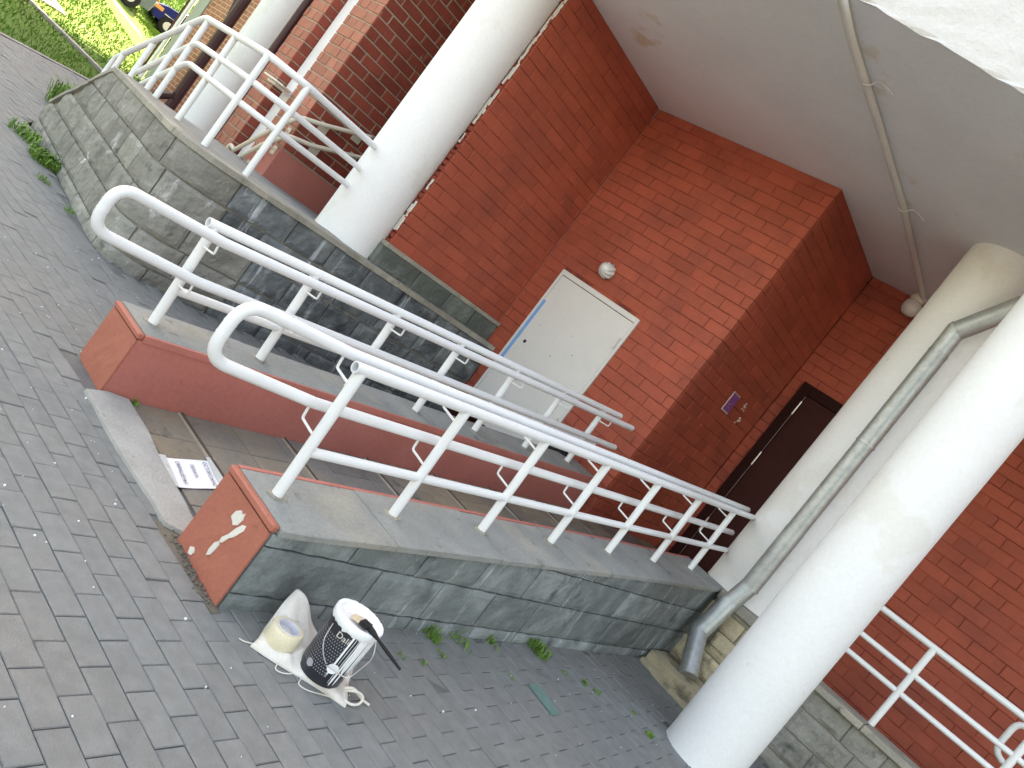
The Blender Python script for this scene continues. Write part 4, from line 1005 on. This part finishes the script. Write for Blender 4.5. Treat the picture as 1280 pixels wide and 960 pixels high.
# paper notice
pn = thing('paper_notice', 'white printed paper notice taped on the ramp just above the kerb stone', 'notice', (-2.96, 2.37, .02))
def zpap(y): return zr(y)+.004+(.008 if y > 2.50 else 0)
mb = MB(); vs_ = []; c0, c1, c2, c3 = (-3.045,2.235), (-2.805,2.205), (-2.865,2.495), (-3.105,2.525)
for i in range(9):
    for j in range(9):
        a_, b_ = i/8, j/8; x = (c0[0]*(1-a_)+c1[0]*a_)*(1-b_)+(c3[0]*(1-a_)+c2[0]*a_)*b_; y = (c0[1]*(1-a_)+c1[1]*a_)*(1-b_)+(c3[1]*(1-a_)+c2[1]*a_)*b_
        vs_.append((x, y, zr(y)+.006+.002*math.sin(a_*5+b_*3)))
mb.add(vs_, [(i*9+j, (i+1)*9+j, (i+1)*9+j+1, i*9+j+1) for i in range(8) for j in range(8)])
vb = [(x, y, z-.0012) for x, y, z in vs_]; mb.add(vb, [(i*9+j, i*9+j+1, (i+1)*9+j+1, (i+1)*9+j) for i in range(8) for j in range(8)])
part(mb, 'sheet', m_paper, pn)
for pts in ([(-3.06,2.215),(-2.80,2.185),(-2.806,2.222),(-3.066,2.256)], [(-3.13,2.505),(-2.84,2.47),(-2.85,2.52),(-3.14,2.555)]):
    mb = MB(); vs_ = [(x, y, zr(y)+.0085) for x, y in pts]+[(x, y, zr(y)+.0095) for x, y in pts]; mb.add(vs_, [(0,3,2,1),(4,5,6,7),(0,1,5,4),(1,2,6,5),(2,3,7,6),(3,0,4,7)]); part(mb, 'adhesive_strip', m_tapeclear, pn)
for body, fy, sz in (('ОСТОРОЖНО', .82, .034), ('ПЕРИЛА', .53, .030), ('ОКРАШЕНЫ!', .25, .034)):
    me = text_mesh(body, sz)
    ux = Vector((.24,-.03)).normalized()
    cxp = (c0[0]+c1[0])/2*(1-fy)+(c3[0]+c2[0])/2*fy; cyp = (c0[1]+c1[1])/2*(1-fy)+(c3[1]+c2[1])/2*fy
    if body == 'ПЕРИЛА': cxp -= .018
    vyv = Vector((-.06,.29)).normalized()
    for v_ in me.vertices:
        x = cxp+ux.x*v_.co.x*.92+vyv.x*v_.co.y; y = cyp+ux.y*v_.co.x*.92+vyv.y*v_.co.y; v_.co = (x, y, zr(y)+.0095)
    me.materials.clear(); me.materials.append(m_ink); child(link('lettering', me), pn)

# glass strip on the paving
mb = MB(); mb.add([(-1.668,3.975,.001),(-1.452,3.955,.001),(-1.462,4.045,.001),(-1.672,4.075,.001),(-1.668,3.975,.007),(-1.452,3.955,.007),(-1.462,4.045,.007),(-1.672,4.075,.007)], [(0,3,2,1),(4,5,6,7),(0,1,5,4),(1,2,6,5),(2,3,7,6),(3,0,4,7)])
o = mb.build('glass_strip', m_glassstrip); o.location.z = .004; tag(o, 'narrow strip of green glass lying flat on the grey pavers', 'glass strip')

# black bag with a white tag behind the end of the far ramp wall
bgx = thing('black_bag', 'black bag left behind the end of the ramp wall near the hatch', 'bag', (-3.85, 6.7, .4))
mb = MB(); vs_ = []; r6 = random.Random(2); nn = 16
for i, (z, s_) in enumerate([(.37,.9),(.45,1.05),(.6,1.0),(.72,.85),(.82,.6),(.88,.25)]):
    for k in range(nn):
        a = 2*math.pi*k/nn; q = s_*(1+r6.uniform(-.07,.07)); vs_.append((-4.02+.17*q*math.cos(a), 6.62+.26*q*math.sin(a), z+r6.uniform(-.012,.012)))
mb.add(vs_, [(i*nn+k, i*nn+(k+1) % nn, (i+1)*nn+(k+1) % nn, (i+1)*nn+k) for i in range(5) for k in range(nn)]+[tuple(5*nn+k for k in range(nn))]); part(mb, 'cloth', m_black, bgx, True)
mb = MB(); mb.box((-3.90,6.52,.80),(-3.86,6.60,.86)); part(mb, 'tag', m_paper, bgx)

# ------------------------------------------------------------------ weeds
def weed(label, x, y, z, n_, h0, spread, seed, leafy=False, mat=m_weed):
    r7 = random.Random(seed); mb = MB()
    for k in range(n_):
        a = r7.uniform(0, 6.283); rr7 = spread*r7.random()**.7; bx_, by_ = x+rr7*math.cos(a), y+rr7*.55*math.sin(a)
        a2 = r7.uniform(0, 6.283); hh = h0*r7.uniform(.35, 1.1); ln = hh*r7.uniform(.3, .9); wq = (.008 if leafy else .0035)*r7.uniform(.7, 1.4)
        dx, dy = math.cos(a2), math.sin(a2); px, py = -dy*wq, dx*wq
        mx, my, mz = bx_+dx*ln*.35, by_+dy*ln*.35, z+hh*.7; ex, ey, ez = bx_+dx*ln, by_+dy*ln, z+hh*(.9 if r7.random() < .6 else .55)
        mb.add([(bx_-px*.5,by_-py*.5,z-.004),(bx_+px*.5,by_+py*.5,z-.004),(mx+px,my+py,mz),(mx-px,my-py,mz),(ex,ey,ez)], [(0,1,2,3),(3,2,4)])
    return tag(mb.build('weed', mat), label, 'weed', 'weeds growing in the paving joints')
weed('green weed tuft at the foot of the dark stone wall, beside the paint can', -1.985, 3.37, 0, 60, .075, .07, 1)
weed('thin weed line at the foot of the dark stone wall between two tufts', -1.99, 3.62, 0, 50, .05, .12, 2)
weed('bushy green weed tuft at the foot of the dark stone wall opposite the glass strip', -1.96, 4.42, 0, 110, .085, .10, 3)
weed('sparse weed sprout at the foot of the dark stone wall', -1.99, 3.95, 0, 30, .05, .08, 31)
for k, (x, y, n_, h_, lb) in enumerate([(-1.70,4.70,22,.04,'small sprout in the pavers past the glass strip, taller of a pair'),(-1.63,4.77,16,.035,'small sprout in the pavers past the glass strip, lower of a pair'),
        (-1.28,4.96,26,.05,'green sprout in the pavers at the foot of the front column'),(-1.78,3.15,10,.025,'faint sprout in the pavers behind the brush handle'),(-1.85,3.35,14,.03,'thin sprout in the pavers close to the first wall tuft'),
        (-1.83,3.0,8,.025,'single pale sprout in the pavers nearest the paint can'),(-1.72,3.85,10,.025,'faint sprout touching the end of the glass strip'),(-1.78,4.55,10,.025,'faint sprout in the pavers beside the bushy wall tuft'),(-1.45,5.05,10,.03,'faint sprout in the pavers between the front column and the gutter slab')]):
    weed(lb, x, y, 0, n_, h_, .03, 50+k)
weed('large green weed clump at the foot of the terrace wall', -8.1, 2.98, 0, 400, .12, .24, 4, True)
weed('low green weed beside the big clump at the terrace wall', -8.75, 2.95, 0, 120, .13, .25, 5, True)
weed('small weed in the paving in front of the terrace wall', -7.35, 2.78, 0, 40, .06, .09, 6)
weed('weed growing out of the gap at the terrace wall corner', -6.75, 2.83, 0, 30, .06, .08, 7)
weed('dark leafy bush at the end of the terrace stairs', -11.9, 4.3, 0, 700, .42, .55, 8, True)
weed('small moss weed where the kerb stone meets the ramp wall', -3.54, 2.27, 0, 40, .035, .03, 9)
# dry dirt crumbs by the chipped wall end
mb = MB(); r8 = random.Random(6)
for k in range(150):
    x = r8.uniform(-2.50, -2.02); y = 2.045-(x+2.02)*-.0+r8.gauss(0, .018); s_ = r8.uniform(.003, .009)
    if x < -2.41: y = r8.uniform(2.0, 2.22)
    mb.prism([(x+s_*math.cos(a)*r8.uniform(.6,1.2), y+s_*math.sin(a)*r8.uniform(.6,1.2)) for a in (0, 1.3, 2.5, 3.8, 5)], -.006, s_*.8)
tag(mb.build('dirt_crumbs', m_soil), 'brown dirt crumbs along the chipped end of the ramp wall', 'dirt', kind='stuff')

# ------------------------------------------------------------------ parked cars on the bank
def car(label, loc, rz, paint, Lc=4.2, front_light=m_lens):
    t = thing('parked_car', label, 'car', loc, 'cars parked above the lawn'); t.rotation_euler = (0, 0, rz)
    prof = [(-2.08,.35),(-2.12,.55),(-2.05,.78),(-1.75,.90),(-1.05,.98),(-.45,1.40),(.35,1.47),(1.25,1.42),(1.80,1.02),(2.05,.95),(2.10,.6),(2.05,.32)]
    prof = [(x*.93, z) for x, z in prof]
    mb = MB(); n_ = len(prof); xs = []
    for w_ in (-.84, -.76, .76, .84):
        for x, z in prof:
            inn = abs(w_) < .8; xs.append((x*(1.0 if inn else .985), w_*(.80 if (z > 1.1) else 1), z if inn else z-.02))
    fs = []
    for s_ in range(3):
        for i in range(n_-1): fs.append((s_*n_+i, s_*n_+i+1, (s_+1)*n_+i+1, (s_+1)*n_+i))
        fs.append((s_*n_+n_-1, s_*n_, (s_+1)*n_, (s_+1)*n_+n_-1))
    fs += [tuple(range(n_))[::-1], tuple(3*n_+i for i in range(n_))]
    mb.add(xs, fs); b_ = mb.build('body', paint, t, True)
    for sg in (-1, 1):
        mb = MB()
        for gl in ([(-.85,1.0),(-.42,1.34),(.10,1.38),(.10,1.0)], [(.18,1.0),(.18,1.38),(.95,1.36),(1.45,1.02)]):
            v0 = [(x, sg*(.862-.16*(z-1.0)/.4 if z > 1.05 else .855), z) for x, z in gl]; v1 = [(x, y-sg*.03, z) for x, y, z in v0]
            mb.add(v0+v1, [(0,1,2,3)]+[(i, (i+1) % 4, 4+(i+1) % 4, 4+i) for i in range(4)])
        mb.build('side_window', m_carglass, t)
        for wx in (-1.32, 1.28):
            mb = MB(); prof_w = [(.20,-.09),(.29,-.09),(.315,-.06),(.315,.06),(.29,.09),(.20,.09)]
            mb.lathe(prof_w, 24); o = mb.build('wheel', m_tyre, t, True); o.location = (wx, sg*.78, .315); o.rotation_euler = (R(90), 0, 0)
            mb = MB(); mb.lathe([(.03,.095),(.05,.1),(.2,.085),(.205,.0),(.205,-.085),(.05,-.1),(.03,-.095)], 20); o2 = mb.build('rim', m_rim, o, True)
        mb = MB(); mb.cbox((-1.99,sg*.52-.16,.62),(-1.80,sg*.52+.16,.76), .02); mb.build('headlight', m_lens, t)
        mb = MB(); mb.cbox((-1.96,sg*.77-.085,.60),(-1.68,sg*.77+.085,.75), .02); mb.build('indicator', m_amber, t)
        mb = MB(); mb.cbox((1.80,sg*.70-.12,.72),(1.97,sg*.70+.14,.9), .02); mb.build('tail_light', m_redlens, t)
        mb = MB(); mb.box((-1.6, sg*.845-.006, .60),(1.75, sg*.845+.006, .63)); mb.build('side_trim', m_rim, t)
    mb = MB(); v0 = [(-1.03,-.68,1.0),(-1.03,.68,1.0),(-.47,.57,1.395),(-.47,-.57,1.395)]; mb.add(v0+[(x-.015, y, z+.012) for x, y, z in v0], [(4,5,6,7),(0,1,5,4),(1,2,6,5),(2,3,7,6),(3,0,4,7)]); mb.build('windscreen', m_carglass, t)
    mb = MB(); mb.cbox((-2.02,-.8,.36),(-1.88,.8,.54), .03); mb.build('bumper', m_black, t)
    return t
def onbank(u_, v_):
    d_ = F+Cx*((u_-640)/993.6)-Cy*((v_-480)/993.6)
    A_ = d_.z-ES*(EN[0]*d_.x+EN[1]*d_.y); B_ = EYE.z-ES*(EN[0]*-EA[0]+EN[1]*-EA[1]); k_ = -B_/A_
    return EYE+d_*k_
side = Vector((Rt.x, Rt.y, 0)); Fh = Vector((F.x, F.y, 0)).normalized()
ax = (side+Fh*.78).normalized(); side, Fh = ax, Vector((-ax.y, ax.x, 0)); heading = math.atan2(ax.y, ax.x)
c1 = onbank(199, 40)+side*1.42+Fh*.78; c2 = onbank(162, 12)-side*1.46+Fh*.85
ZP = onbank(199, 40).z
for cpos, lab, pt in ((c1, 'dark blue car parked above the sunlit lawn with its front indicator showing', m_carblue), (c2, 'grey car parked above the sunlit lawn in front of the blue car', m_cargrey)):
    car(lab, (cpos.x, cpos.y, ZP), heading, pt)
A_, B_ = c2-side*3.2-Fh*1.15, c1+side*3.6-Fh*1.15
mb = MB(); mb.prism([(A_.x, A_.y), (B_.x, B_.y), (B_.x+Fh.x*5, B_.y+Fh.y*5), (A_.x+Fh.x*5, A_.y+Fh.y*5)], ZP-1.6, ZP)
tag(mb.build('parking_lane', m_lawn), kind='structure')
